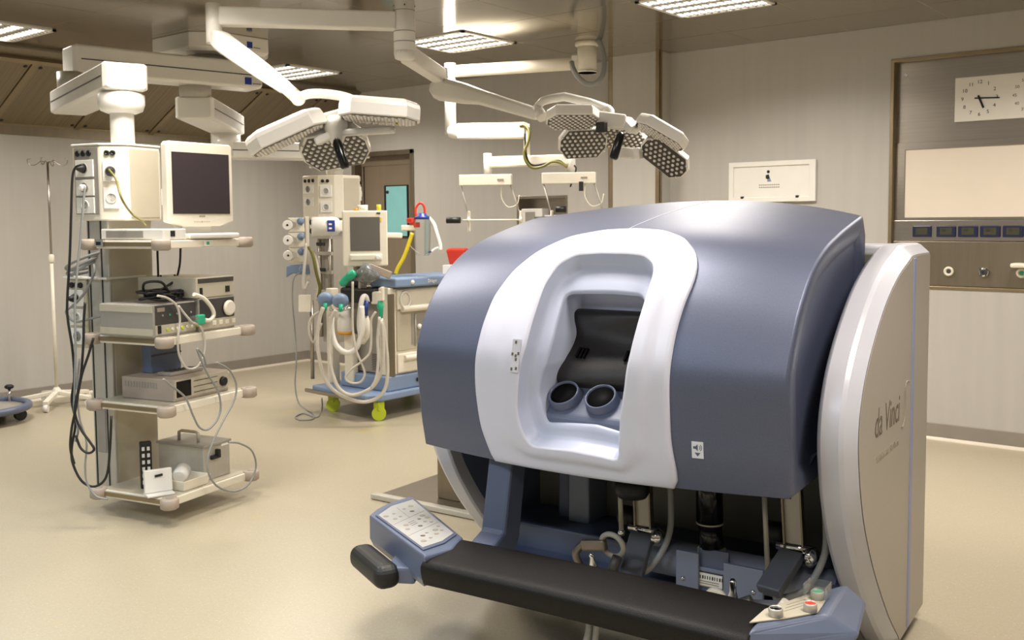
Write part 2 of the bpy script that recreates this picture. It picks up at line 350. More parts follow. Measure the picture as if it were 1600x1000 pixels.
# ------------------------------------------------------------------ ceiling luminaires
def luminaire(cx, cy, lab, lm=None, sx=0.655, sy=0.615):
    t = thing('ceiling_luminaire', lab, 'ceiling light', (cx, cy, RZ), 0, 'square louvred lights in the metal ceiling')
    f = MB()
    for (x0, x1, y0, y1) in ((-sx / 2, sx / 2, -sy / 2, -sy / 2 + 0.028), (-sx / 2, sx / 2, sy / 2 - 0.028, sy / 2), (-sx / 2, -sx / 2 + 0.028, -sy / 2, sy / 2), (sx / 2 - 0.028, sx / 2, -sy / 2, sy / 2)):
        f.box(x0, x1, y0, y1, -0.010, -0.0005)
    f.build('frame', WHITEG, t)
    MB().box(-sx / 2 + 0.02, sx / 2 - 0.02, -sy / 2 + 0.02, sy / 2 - 0.02, -0.002, -0.001).build('reflector', WHITE, t)
    for k in range(4):
        y = -sy / 2 + 0.02 + (sy - 0.04) * (k + 0.5) / 4
        MB().box(-sx / 2 + 0.03, sx / 2 - 0.03, y - 0.036, y + 0.036, -0.0045, -0.002).build('fluorescent_tube', lm or LAMPM, t)
    ld = bpy.data.lights.new('luminaire_light', 'AREA'); ld.shape = 'RECTANGLE'; ld.size = sx - 0.06; ld.size_y = sy - 0.06; ld.energy = LAMP_WATT; ld.spread = math.radians(LAMP_SPREAD)
    ld.color = LAMP_COOL if lm else LAMP_COLOR
    lo_ = bpy.data.objects.new('luminaire_light', ld); COL.objects.link(lo_); lo_.parent = t; lo_.location = (0, 0, -0.0125)
    for k in range(1, 4):
        y = -sy / 2 + 0.02 + (sy - 0.04) * k / 4
        MB().prism([(-sx / 2 + 0.02, y - 0.010, -0.004), (-sx / 2 + 0.02, y + 0.010, -0.004), (-sx / 2 + 0.02, y + 0.004, -0.012), (-sx / 2 + 0.02, y - 0.004, -0.012)], (sx - 0.04, 0, 0)).build('louvre_rail', GREYP, t)
    for k in range(1, 12):
        x = -sx / 2 + 0.02 + (sx - 0.04) * k / 12
        MB().box(x - 0.003, x + 0.003, -sy / 2 + 0.02, sy / 2 - 0.02, -0.012, -0.005).build('louvre_blade', GREYP, t)
LAMPM = mat('fluorescent_panel', (255, 250, 235), 0.4, var=0.0, emit=TUBE_GLOW, ecol=LAMP_COLOR)
LAMPC = mat('cool_fill_panel', (240, 248, 255), 0.4, var=0.0, emit=TUBE_GLOW, ecol=LAMP_COOL)  # cool tint added to unseen front-wall lights as a front fill
for cx, cy, lab in ((3.645, -1.53, 'louvred ceiling light between the lamp column and the hanging tube arm'), (1.52, -1.38, 'louvred ceiling light above the anaesthesia corner by the door'),
                    (1.53, -4.0, 'louvred ceiling light beside the sloped bulkhead and equipment tower'), (5.715, -1.53, 'louvred ceiling light in front of the laminate pillar'),
                    (7.8, -1.53, 'louvred ceiling light in front of the clock unit'), (4.325, -4.43, 'louvred ceiling light over the equipment tower'),
                    (6.40, -4.43, 'louvred ceiling light over the open floor'), (8.47, -4.43, 'louvred ceiling light over the console front'), (1.53, -7.33, 'louvred ceiling light where the bulkhead meets the front wall'), (4.325, -7.33, 'louvred ceiling light near the front wall'), (6.40, -7.33, 'louvred ceiling light near the front wall centre'), (8.47, -7.33, 'louvred ceiling light by the corner of front and side walls')):
    luminaire(cx, cy, lab, LAMPC if cy < -7 and cx < 7 else None)
def ring_xz(x0, x1, z0, z1, l, r, b, t, y0, y1):       # a rectangular frame in the wall plane, one closed ring
    o = [(x0, z0), (x1, z0), (x1, z1), (x0, z1)]; i = [(x0 + l, z0 + b), (x1 - r, z0 + b), (x1 - r, z1 - t), (x0 + l, z1 - t)]
    R = [[Vector((x, y, z)) for x, z in q] for q, y in ((o, y1), (o, y0), (i, y0), (i, y1), (o, y1))]
    return MB().rings(R, False, False, True, False)
# ------------------------------------------------------------------ wall unit: clock, light box, displays, gas outlets
wu = thing('steel_wall_unit', 'recessed brushed steel wall unit with light box and gas outlets', 'wall unit', (0, 0, 0))
ux0, ux1 = 6.38, 8.7
MB().box(ux0 + 0.002, ux1 - 0.002, 0.062, 0.075, 2.07, 2.633).build('clock_panel', STEEL, wu, 0.002)
ring_xz(ux0 - 0.02, ux1 + 0.02, 1.052, 2.655, 0.024, 0.024, 0.02, 0.022, -0.008, 0.07).build('surround', TRIMST, wu, 0.003)
ring_xz(ux0 + 0.004, ux1 - 0.004, 1.53, 2.072, 0.07, 0.07, 0.018, 0.05, 0.045, 0.075).build('light_box_frame', STEEL, wu, 0.002)
MB().box(ux0 + 0.07, ux1 - 0.01, 0.052, 0.064, 1.545, 2.03).build('light_box_panel', LIGHTBOX, wu)
MB().box(ux0 + 0.002, ux1, 0.03, 0.06, 1.385, 1.528).build('display_strip', STEEL, wu, 0.003)
MB().box(ux0 + 0.002, ux1, 0.02, 0.06, 1.074, 1.382).build('outlet_panel', STEELD, wu, 0.003)
for x in (6.52, 6.68, 6.82, 6.96, 7.10, 7.24, 7.38):
    d_ = MB().box(x, x + 0.127, 0.018, 0.032, 1.412, 1.49).build('display', LCDB, wu, 0.006)
    MB().box(x + 0.024, x + 0.103, 0.0165, 0.0185, 1.428, 1.476).build('screen', LCD, d_)
    if x > 6.6: text('lettering', '50', INKB, d_, plane_matrix((x + 0.05, 0.016, 1.458), (1, 0, 0), (0, 0, 1)), 0.026)
for x, k in ((6.77, 0), (6.995, 1), (7.225, 2), (7.45, 0)):
    g = MB().lathe((x, 0.02, 1.176), [(0.032, 0), (0.034, 0.012), (0.028, 0.02), (0.02, 0.02), (0.016, 0.008), (0.014, 0.006)], 24, ax=(0, -1, 0)).build('gas_outlet', CHROME if k == 1 else CREAM, wu)
    MB().lathe((x, 0.012, 1.176), [(0.013, 0), (0.013, 0.006)], 14, ax=(0, -1, 0)).build('outlet_core', DARKG if k != 2 else GREEN, g)
    if k == 1:
        for s in (-1, 1): MB().bar((x + s * 0.012, -0.006, 1.15), (x + s * 0.02, -0.006, 1.205), 0.008, 0.01).build('claw', DARKG, g)
    if k == 2: MB().box(x - 0.05, x + 0.12, -0.10, 0.02, 1.215, 1.245).build('outlet_canopy', CREAM, g, 0.01)
MB().lathe((6.445, 0.062, 2.545), [(0.012, 0), (0.010, 0.005)], 12, ax=(0, -1, 0)).build('panel_lock', CHROME, wu)
ck = thing('wall_clock', 'white double-dial wall clock set in the steel unit', 'clock', (0, 0.046, 0))
MB().box(6.775, 7.44, -0.004, 0.016, 2.195, 2.492).build('clock_face', PAPER, ck, 0.004)
CX, CZ = 6.932, 2.345
for h in range(1, 13):
    a = math.radians(90 - 30 * h)
    text('numeral', str(h), INKB, ck, plane_matrix((CX + 0.108 * math.cos(a), -0.0045, CZ + 0.108 * math.sin(a)), (1, 0, 0), (0, 0, 1)), 0.034)
CX2 = 7.255
for h in range(12):
    a = math.radians(90 - 30 * h)
    text('numeral', str(60 if h == 0 else 5 * h), INK, ck, plane_matrix((CX2 + 0.108 * math.cos(a), -0.0045, CZ + 0.108 * math.sin(a)), (1, 0, 0), (0, 0, 1)), 0.028)
def hand(name, a, l, back, wd):
    a = math.radians(90 - a); u = Vector((math.cos(a), 0, math.sin(a))); c = Vector((CX, -0.008, CZ))
    MB().bar(c - u * back, c + u * l, wd, 0.003, up=(0, 1, 0)).build(name, BLACK, ck)
hand('hour_hand', 158, 0.072, 0.02, 0.013); hand('minute_hand', 93, 0.125, 0.03, 0.009)
MB().lathe((CX, -0.004, CZ), [(0.009, 0), (0.009, 0.008)], 12, ax=(0, -1, 0)).build('hand_hub', BLACK, ck)
# white access panel on the wall
ap = thing('access_panel', 'white framed access panel with a small printed symbol on the wall', 'panel', (5.485, 0, 1.835))
ring_xz(-0.35, 0.35, -0.16, 0.15, 0.04, 0.05, 0.037, 0.037, -0.03, -0.001).build('frame', WHITEG, ap, 0.004)
MB().box(-0.312, 0.302, -0.018, -0.004, -0.125, 0.115).build('cover', WHITEG, ap, 0.002)
MB().lathe((-0.025, -0.018, 0.07), [(0.012, 0), (0.012, 0.002)], 14, ax=(0, -1, 0)).build('symbol_head', INKB, ap)
MB().prism([(-0.045, -0.018, 0.045), (-0.022, -0.018, 0.05), (-0.012, -0.018, 0.02), (-0.03, -0.018, 0.012), (-0.045, -0.018, 0.02)], (0, -0.002, 0)).build('symbol_body', INKB, ap)
MB().prism([(-0.03, -0.018, 0.012), (-0.012, -0.018, 0.022), (0.0, -0.018, -0.005), (-0.035, -0.018, -0.005)], (0, -0.002, 0)).build('symbol_base', BLUE, ap)
for z, l in ((-0.03, 0.16), (-0.048, 0.17)):
    m = MB()
    x = -0.10
    while x < -0.10 + l: m.box(x, x + 0.012, -0.0195, -0.0178, z - 0.004, z + 0.004); x += 0.017
    m.build('printed_line', INKL, ap)
for x in (-0.235, 0.21): MB().box(x - 0.012, x + 0.012, -0.034, -0.016, -0.132, -0.114).build('latch', BLACK, ap, 0.003)
# stainless recess with a small white device
rb = thing('steel_wall_niche', 'small stainless niche in the wall behind the monitor holders', 'niche', (0, 0, 0))
MB().box(3.022, 3.548, 0.135, 0.15, 1.502, 1.748).build('back_plate', STEEL, rb)
ring_xz(3.0, 3.57, 1.48, 1.77, 0.025, 0.025, 0.025, 0.025, -0.006, 0.14).build('rim', STEEL, rb, 0.002)
wd_ = thing('wall_device', 'small white box device sitting in the steel wall niche', 'device', (3.14, 0.06, 1.506))
MB().box(-0.1, 0.14, -0.05, 0.06, 0.0, 0.15).build('housing', WHITE, wd_, 0.008)
MB().box(-0.05, 0.06, -0.056, -0.048, 0.03, 0.12).build('window', GREYP, wd_, 0.003)
MB().box(0.16, 0.34, -0.05, 0.06, 0.0, 0.09).build('side_module', WHITE, wd_, 0.008)
# small steel plate and box at the foot of the table base behind the console
tb = thing('steel_table_base', 'stainless table base with flat floor plate behind the console', 'table base', (5.06, -3.1, 0), 4)
MB().box(-0.42, 0.62, -0.26, 0.85, 0.008, 0.022).build('floor_plate', STEEL, tb, 0.004)
MB().box(-0.10, 0.40, -0.12, 0.45, 0.022, 0.62).build('pedestal', STEELD, tb, 0.006)
MB().bar((-0.44, -0.27, 0.018), (0.62, -0.27, 0.018), 0.05, 0.03).build('plate_lip', ALU, tb, 0.006)
for x in (-0.3, 0.5):
    for y in (-0.2, 0.7): MB().cyl((x, y, 0), (x, y, 0.01), 0.03).build('foot', BLACK, tb)

# ------------------------------------------------------------------ surgeon console
CP = onz(1441, 944, 0.05)
FC = Frame((CP.x, CP.y, 0), 5.0)             # local x = along the width, y = front (negative) to back, z up
con = thing('surgeon_console', 'large blue-grey and white surgeon console with viewer opening and padded armrest', 'console', FC.o, 5.0)
W = 1.65
ARC = [(-.30, 1.418), (-.364, 1.398), (-.48, 1.367), (-.572, 1.333), (-.658, 1.293), (-.735, 1.247), (-.811, 1.191), (-.888, 1.124), (-.945, 1.06), (-.983, .995), (-1.003, .94), (-1.01, .88), (-1.003, .82), (-.975, .715), (-.928, .611), (-.872, .525), (-.797, .427), (-.69, .31), (-.561, .185), (-.42, .07)]
ARC = [(p.x, p.y) for p in catmull([(a, b, 0) for a, b in ARC], 4)]
def side_outline(g):                          # g = how far the outline is pushed outwards
    n = len(ARC); out = []
    for i in range(n):
        a = Vector(ARC[max(i - 1, 0)]); b = Vector(ARC[min(i + 1, n - 1)]); t = (b - a).normalized(); nn = Vector((-t.y, t.x))
        p = Vector(ARC[i]) + (Vector((nn.x, nn.y)) * g if nn.dot(Vector(ARC[i]) - Vector((-.4, .75))) > 0 else -nn * g)
        out.append((p.x, p.y))
    e = g * 0.3; t = 1.418 + g; b = 0.05 - g * 0.3
    return [(-.02, b), (-.004 + e, b + .001), (e, b + .008), (e, b + .02), (e, t - .02), (e - .001, t - .006), (-.006 + e, t - .001), (-.02, t), (-.2, t), (-.28, t - .002)] + out[1:] + [(-.405, b + .008), (-.39, b)]
def side_panel(x_out, sgn):                   # sgn +1: outer face towards +x
    rings = []
    for g, dx in ((-0.004, 0.001), (0.0, 0.0), (0.030, 0.034), (0.036, 0.048), (0.036, 0.10), (0.030, 0.112)):
        rings.append([Vector((x_out - sgn * dx, p[0], p[1])) for p in side_outline(g)])
    m = MB()
    for i in range(len(rings) - 1): m.rings([rings[i], rings[i + 1]], i == 0, i == len(rings) - 2, True, True)
    o = m.build('side_panel', RIM, con)
    MB().prism([Vector((x_out - sgn * 0.112, p[0], p[1])) for p in side_outline(-0.02)], (-sgn * 0.003, 0, 0)).build('inner_liner', FRAMEB, o)
    f = MB().prism([Vector((x_out + sgn * 0.0005, p[0], p[1])) for p in side_outline(-0.006)], (sgn * 0.0015, 0, 0)).build('side_face', SIDE, o)
    MB().box(min(x_out, x_out + sgn * 0.005), max(x_out, x_out + sgn * 0.005), -0.292, -0.258, 0.06, 1.405).build('trim_strip', STRIP, o, 0.003)
    for y in (-0.32, -0.08):
        MB().cyl((x_out - sgn * 0.075, y, 0.03), (x_out - sgn * 0.035, y, 0.03), 0.03).build('caster', BLACK, o)
    return o
spr = side_panel(0.0, 1); side_panel(-W, -1)
# lettering on the outer face
def on_face(px, py): p = FC.onx(px, py, 0.002); return p
p0 = on_face(1366, 672); p1 = on_face(1408, 632)
M = plane_matrix((0.0024, (p0.y + p1.y) / 2 - 0.01, (p0.z + p1.z) / 2 + 0.0), (0, p1.y - p0.y, 0.0), (0, 0, 1))
text('lettering', 'da Vinci', INK, spr, M, 0.135, shear=0.12).scale = (0.80, 1.0, 1.0)
q = on_face(1414, 622)
sw = [(0.0028, q.y + dy, q.z + dz) for dy, dz in ((0.06, 0.05), (0.02, 0.055), (0.0, 0.035), (0.004, -0.02), (-0.004, -0.07), (-0.03, -0.095), (-0.055, -0.09))]
MB().cable(sw, 0.003, 6).build('swash_letter', INKL, spr)
M2 = plane_matrix((0.0024, M.translation.y + 0.01, M.translation.z - 0.115), (0, 1, 0), (0, 0, 1))
text('lettering', 'S U R G I C A L   S Y S T E M', INKL, spr, M2, 0.032).scale = (0.78, 1, 1)
# --- hood surface
PE = [(-.393, 1.557), (-.52, 1.532), (-.652, 1.504), (-.826, 1.458), (-.959, 1.398), (-1.058, 1.318), (-1.127, 1.24), (-1.182, 1.14), (-1.202, 1.054), (-1.185, .9), (-1.177, .826), (-1.156, .724)]
PC = [(-.10, 1.625), (-.40, 1.592), (-.70, 1.548), (-.915, 1.503), (-1.05, 1.435), (-1.14, 1.345), (-1.20, 1.25), (-1.245, 1.145), (-1.262, 1.05), (-1.25, .9), (-1.24, .82), (-1.215, .715)]
def cr(pts, t):
    n = len(pts) - 1; x = min(max(t, 0), 1) * n; i = min(int(x), n - 1); u = x - i
    b, c = Vector(pts[i]), Vector(pts[i + 1]); a = Vector(pts[i - 1]) if i else b * 2 - c; d = Vector(pts[i + 2]) if i + 2 <= n else c * 2 - b
    return 0.5 * (2 * b + (c - a) * u + (2 * a - 5 * b + 4 * c - d) * u * u + (3 * b - a - 3 * c + d) * u ** 3)
HL, HR = -1.522, -0.158; HC = (HL + HR) / 2; HW = (HR - HL) / 2
def hs(o, t, off=0.0):
    def raw(o, t):
        s = (o - HC) / HW; c = max(0.0, 1 - s * s); q = cr(PE, t) * (1 - c) + cr(PC, t) * c
        return Vector((o, q.x, q.y))
    p = raw(o, t)
    if off:
        du = raw(min(o + .004, HR), t) - raw(max(o - .004, HL), t); dv = raw(o, min(t + .004, 1)) - raw(o, max(t - .004, 0))
        n = du.cross(dv).normalized()
        if n.dot(p - Vector((HC, -0.55, 1.0))) < 0: n = -n
        p = p + n * off
    return p
CA = [(-1.182, 1.0), (-1.215, .905), (-1.23, .78), (-1.224, .707), (-1.216, .6), (-1.202, .512), (-1.163, .424), (-1.097, .356), (-1.009, .298), (-.893, .268), (-.775, .261), (-.674, .269), (-.584, .298), (-.519, .347), (-.489, .39), (-.482, .438), (-.491, .506), (-.497, .577), (-.499, .653), (-.501, .742), (-.502, .83), (-.497, .902), (-.484, 1.0)]
CB = [(-1.044, .829), (-1.05, .799), (-1.034, .741), (-1.013, .652), (-1.003, .547), (-.998, .472), (-.977, .409), (-.927, .378), (-.836, .371), (-.728, .371), (-.674, .376), (-.627, .401), (-.618, .438), (-.619, .511), (-.626, .591), (-.633, .658), (-.644, .74), (-.665, .80), (-.674, .88), (-.674, .935), (-.74, .928), (-.847, .922), (-1.001, .928), (-1.028, .895)]
CC = [(-1.0, .795), (-1.012, .787), (-.975, .713), (-.958, .606), (-.957, .524), (-.957, .475), (-.94, .459), (-.875, .456), (-.767, .453), (-.67, .456), (-.65, .476), (-.643, .54), (-.642, .604), (-.643, .674), (-.656, .74), (-.672, .777), (-.682, .816), (-.685, .862), (-.788, .842), (-.879, .848), (-.976, .858), (-.994, .824)]
NA = 144; CEN = (-.838, .66)
def polar(poly, smooth=True):
    P = [Vector(p) for p in poly]; c = Vector(CEN); out = []
    for k in range(NA):
        a = 6.28318531 * k / NA; u = Vector((math.cos(a), math.sin(a))); best = 0
        for i in range(len(P)):
            p, q = P[i] - c, P[(i + 1) % len(P)] - c; e = q - p; den = u.x * e.y - u.y * e.x
            if abs(den) < 1e-9: continue
            r = (p.x * e.y - p.y * e.x) / den; s = (p.x * u.y - p.y * u.x) / den
            if r > 0 and -1e-6 <= s <= 1 + 1e-6: best = max(best, r)
        out.append(best)
    if smooth:
        for _ in range(1): out = [(out[i - 1] + 2 * out[i] + out[(i + 1) % NA]) / 4 for i in range(NA)]
    return [c + Vector((math.cos(6.28318531 * k / NA), math.sin(6.28318531 * k / NA))) * out[k] for k in range(NA)]
RA, RB, RC = polar(CA), polar(CB), polar(CC)
RA = [Vector((p.x, min(p.y, 1.0) if p.y < 0.985 else 1.0)) for p in RA]
def lp(a, b, u): return [p.lerp(q, u) for p, q in zip(a, b)]
def inside(p, poly):
    r = False
    for i in range(len(poly)):
        a, b = poly[i - 1], poly[i]
        if (a.y > p.y) != (b.y > p.y) and p.x < (b.x - a.x) * (p.y - a.y) / (b.y - a.y) + a.x: r = not r
    return r
MID = lp(RA, RB, 0.45)
m = MB(); NO, NT = 56, 72
vs = [hs(HL + (HR - HL) * i / NO, j / NT) for i in range(NO + 1) for j in range(NT + 1)]
fs = []
for i in range(NO):
    for j in range(NT):
        if inside(Vector((HL + (HR - HL) * (i + .5) / NO, (j + .5) / NT)), MID): continue
        a = i * (NT + 1) + j; fs.append((a, a + 1, a + NT + 2, a + NT + 1))
m.add(vs, fs, True)
# end caps with a turned edge, then an inset end face
for o, sg in ((HL, -1), (HR, 1)):
    prof = [hs(o, j / NT) for j in range(NT + 1)] + [Vector((o, -.36, .74)), Vector((o, -.36, 1.50))]
    cen = Vector((o, -.62, 1.08)); R = []
    for sc, dx in ((1.0, 0.0), (0.992, 0.006), (0.972, 0.010), (0.86, 0.004), (0.80, -0.012)):
        R.append([cen + (p - cen) * sc + Vector((sg * dx, 0, 0)) for p in prof])
    m.rings(R, False, True, True, True)
# underside and back
bot = [hs(HL + (HR - HL) * i / NO, 1.0) for i in range(NO + 1)]
m.rings([bot, [p + Vector((0, 0.018, -0.006)) for p in bot], [p + Vector((0, 0.05, 0.012)) for p in bot], [Vector((p.x, -.9, .80)) for p in bot], [Vector((p.x, -.36, .80)) for p in bot], [Vector((p.x, -.36, 1.0)) for p in bot]], False, False, False, True)
top = [hs(HL + (HR - HL) * i / NO, 0.0) for i in range(NO + 1)]
m.rings([top, [p + Vector((0, 0.012, -0.015)) for p in top], [Vector((p.x, p.y + .02, 1.40)) for p in top], [Vector((p.x, -.36, 1.0)) for p in top]], False, False, False, True)
hood = m.build('hood', HOOD, con)
MB().tubes([hs(-.83 + (-.1) * 0, t, 0.0008) for t in [0.262 - 0.013 * k for k in range(20)]], 0.0012, 5).build('seam_line', LAV, hood)
# badge on the hood
bp_ = hs(-.419, .874, .002); bx = (hs(-.40, .874) - hs(-.44, .874)); by = hs(-.419, .86) - hs(-.419, .89)
BMx = plane_matrix(bp_, bx, by)
bd = bpy.data.objects.new('speaker_badge', MB().box(-.018, .018, -.026, .026, -0.002, 0.0012).mesh('speaker_badge', BADGE)); COL.objects.link(bd); bd.parent = con; bd.matrix_local = BMx
MB().prism([(-.013, .004, .0014), (-.006, .004, .0014), (.001, -.003, .0014), (.001, .019, .0014), (-.006, .012, .0014), (-.013, .012, .0014)], (0, 0, .0006)).build('speaker_mark', FRAMEB, bd)
for k, r in enumerate((.007, .012)):
    MB().tubes([(.001 + r * math.cos(a), .008 + r * math.sin(a), .0014) for a in [math.radians(-50 + 10 * i) for i in range(11)]], .0011, 4).build('sound_wave', FRAMEB, bd)
MB().prism([(-.009, -.008, .0014), (.009, -.008, .0014), (0, -.02, .0014)], (0, 0, .0006)).build('arrow_mark', FRAMEB, bd)
# --- pale U-shaped face frame with the recess lip
m = MB(); R = []
for a, off in ((RA, -.006), (RA, .008), (lp(RA, RB, .03), .0125), (lp(RA, RB, .15), .0135), (lp(RA, RB, .35), .0135), (lp(RA, RB, .52), .0135), (lp(RA, RB, .56), .0165), (lp(RA, RB, .75), .018), (lp(RA, RB, .92), .017), (lp(RA, RB, .97), .0155), (RB, .010)):
    R.append([hs(p.x, p.y, off) for p in a])
frame = m.rings(R, False, False, True, True).build('face_frame', LAV, con)
BK = Vector((0, .20, 0.0))
step = [[hs(p.x, p.y, off) for p in lp(RB, RC, u)] for u, off in ((0.0, .010), (.05, .0), (.10, -.028), (.16, -.040), (.30, -.046), (.60, -.052), (.88, -.056), (.97, -.060), (1.0, -.068))]
MB().rings(step, False, False, True, True).build('recess_step', LAVIN, con)
rc = [hs(p.x, p.y, -.068) for p in RC]
cent = sum(rc, Vector()) / NA
r1 = [p + Vector((0, .03, 0)) for p in rc]
r2 = [Vector((cent.x + (p.x - cent.x) * 1.0, -0.985, cent.z + (p.z - cent.z) * 1.0)) for p in rc]
MB().rings([rc, r1, r2], False, True, True, True).build('viewer_recess', LAVIN, con)
# head rest: wavy black pad
k5 = lambda x, y: (780 + x / 2.63, 360 + y / 2.63)
hx0, hx1 = -1.005, -.60
prof = [(-.985, 1.240), (-1.015, 1.240), (-1.036, 1.228), (-1.034, 1.20), (-1.022, 1.17), (-1.022, 1.14), (-1.038, 1.11), (-1.064, 1.08), (-1.086, 1.05), (-1.094, 1.02), (-1.084, .995), (-1.055, .97), (-1.03, .93), (-.985, .93)]
pp = [(p.x, p.y) for p in catmull([(a, b, 0) for a, b in prof], 4)]
def lx(z): return -1.0 + .055 * max(0, min(1, (1.2 - z) / .12)) * -1 if z > 1.06 else -1.055
hr = MB().rings([[Vector((x if x > -.8 else lx(z), y, z)) for y, z in pp] for x in (-1.0, -.93, -.8, -.7, -.66)], True, True, True, True).build('head_rest', HEADB, con)
for cx_ in (-.928, -.745):
    for i in range(3):
        MB().bar((cx_ + i * .014, -1.070, 1.080), (cx_ + i * .014 + .005, -1.046, 1.110), .007, .012, up=(0, -1, .6)).build('vent_slot', LENSK, hr)
# eyepiece block: sloping shelf with two bored eye cups
eb = MB()
prof = [(-.985, 1.008), (-1.055, .976), (-1.13, .927), (-1.172, .896), (-1.185, .84), (-1.165, .78), (-.985, .77)]
eb.rings([[Vector((x, y, z - (.0 if abs(x + .86) > .1 else .0))) for y, z in prof] for x in (-1.075, -1.04, -.86, -.70, -.655)], True, True, True, False)
blk2 = eb.build('eyepiece_block', EYEB, con, 0.012, 3)
for (ex, ez, ey) in ((-.945, .958, -1.125), (-.803, .958, -1.125)):
    axv = Vector((.0, -.62, .78)).normalized(); c = Vector((ex, ey, ez)) - axv * .050
    MB().lathe(c, [(.085, -.05), (.068, -.01), (.059, .03), (.055, .058), (.053, .062), (.049, .061), (.047, .055), (.046, .02), (.001, .015)], 32, ax=axv).build('eye_cup', EYEB, blk2)
    MB().lathe(c, [(.0475, .018), (.0475, .054), (.001, .0542)], 28, ax=axv).build('eye_lens', LENSK, blk2)
# small instruction sticker on the left of the frame
sp_ = hs(-1.045, .685, .0195); sx_ = hs(-1.03, .685) - hs(-1.06, .685); sy_ = hs(-1.045, .665) - hs(-1.045, .705)
st = bpy.data.objects.new('instruction_sticker', MB().box(-.016, .016, -.055, .055, -.004, .0008).mesh('instruction_sticker', STICK)); COL.objects.link(st); st.parent = con; st.matrix_local = plane_matrix(sp_, sx_, sy_)
for x, y in ((-.002, .045), (-.012, .005), (.002, .0), (.012, .008), (.004, -.012), (.008, -.042), (-.01, -.045)):
    MB().box(x - .004, x + .004, y - .005, y + .005, .0008, .0014).build('sticker_mark', INK, st)
# --- back housing, floor frame, interior
MB().box(-W + .10, -.10, -.25, -.003, .10, 1.45).build('back_housing', RIM, con, .012, 3)
MB().box(-W + .112, -.112, -.34, -.252, .12, 1.42).build('inner_back_panel', BACKP, con, .004)
bf = MB().box(-W + .11, -.11, -.62, -.34, .12, .30)
bf.build('base_beam', FRAMEB, con, .012)
def cl(px, py, dd): return FC.ony(px, py, dd)
q0, q1 = cl(887, 760, -.5), cl(920, 760, -.5)
MB().box(q0.x, q1.x, -.5, -.34, .2, .95).build('inner_post', BRACK, con, .01)
MB().box(q0.x - .07, q0.x - .02, -.46, -.34, .28, .95).build('inner_post', FRAMEB, con, .008)
q2 = cl(1035, 868, -.70)
MB().cyl((cl(1000, 860, -.7).x, -.70, q2.z), (-.13, -.70, q2.z), .065, n=28).build('cross_tube', BRACK, con)
MB().box(-W + .118, -.118, -.72, -.34, .08, .20).build('lower_shelf', FRAMEB, con, .008)
# central bracket with label plate
def cl(px, py, dd): return FC.ony(px, py, dd)
a, b = cl(1056, 861, -.80), cl(1192, 940, -.80)
g = MB().box(a.x, cl(1091, 880, -.80).x, -.80, -.785, b.z - .08, a.z + .005).box(cl(1130, 880, -.80).x, b.x, -.80, -.785, b.z - .08, a.z - .01).box(a.x, b.x, -.785, -.64, a.z - .06, a.z - .045).build('centre_bracket', BRACK, con, .003)
MB().box(cl(1091, 880, -.8).x - .01, cl(1130, 880, -.8).x + .01, -.776, -.766, b.z - .05, a.z + .02).build('bracket_web', FRAMEB, con, .002)
l0, l1 = cl(1091, 893, -.78), cl(1129, 915, -.78)
lab = MB().box(l0.x, l1.x, -.784, -.779, l1.z - .012, l0.z).build('label_plate', PAPER, con)
h_ = l0.z - l1.z
for i in range(10): MB().box(l0.x + .008 + i * .009, l0.x + .008 + i * .009 + random.choice((.003, .005)), -.785, -.7835, l0.z - .02, l0.z - .008).build('bar_mark', INKB, lab)
for zz in (.028, .036, .046): MB().box(l0.x + .008, l1.x - .012, -.785, -.7835, l0.z - zz - .002, l0.z - zz + .001).build('text_line', INKL, lab)
for px, py in ((1067, 903), (1177, 925)):
    p = cl(px, py, -.80); MB().lathe((p.x, -.80, p.z), [(.008, 0), (.008, .004), (.004, .007)], 10, ax=(0, -1, 0)).build('bolt', CHROME, g)
# black telescopic column
t0, t1, t2, t3 = cl(1107, 765, -.74), cl(1109, 815, -.74), cl(1112, 855, -.74), cl(1114, 870, -.74)
tc_ = MB().cyl((t0.x, -.74, t0.z + .12), (t1.x, -.74, t1.z), .047, n=28).cyl((t1.x, -.74, t1.z - .004), (t2.x, -.74, t2.z), .042, n=28).build('telescopic_column', BLACKG, con)
MB().cyl((t1.x, -.74, t1.z - .006), (t1.x, -.74, t1.z), .0478, n=28).build('collar_ring', ALU, tc_)
MB().cyl((t2.x, -.74, t2.z), (t3.x, -.74, t3.z - .02), .022, n=18).build('column_spindle', CHROME, tc_)
MB().box(t2.x - .045, t2.x - .037, -.76, -.72, t3.z - .02, t2.z).box(t2.x + .037, t2.x + .045, -.76, -.72, t3.z - .02, t2.z).build('column_clevis', ALU, tc_)
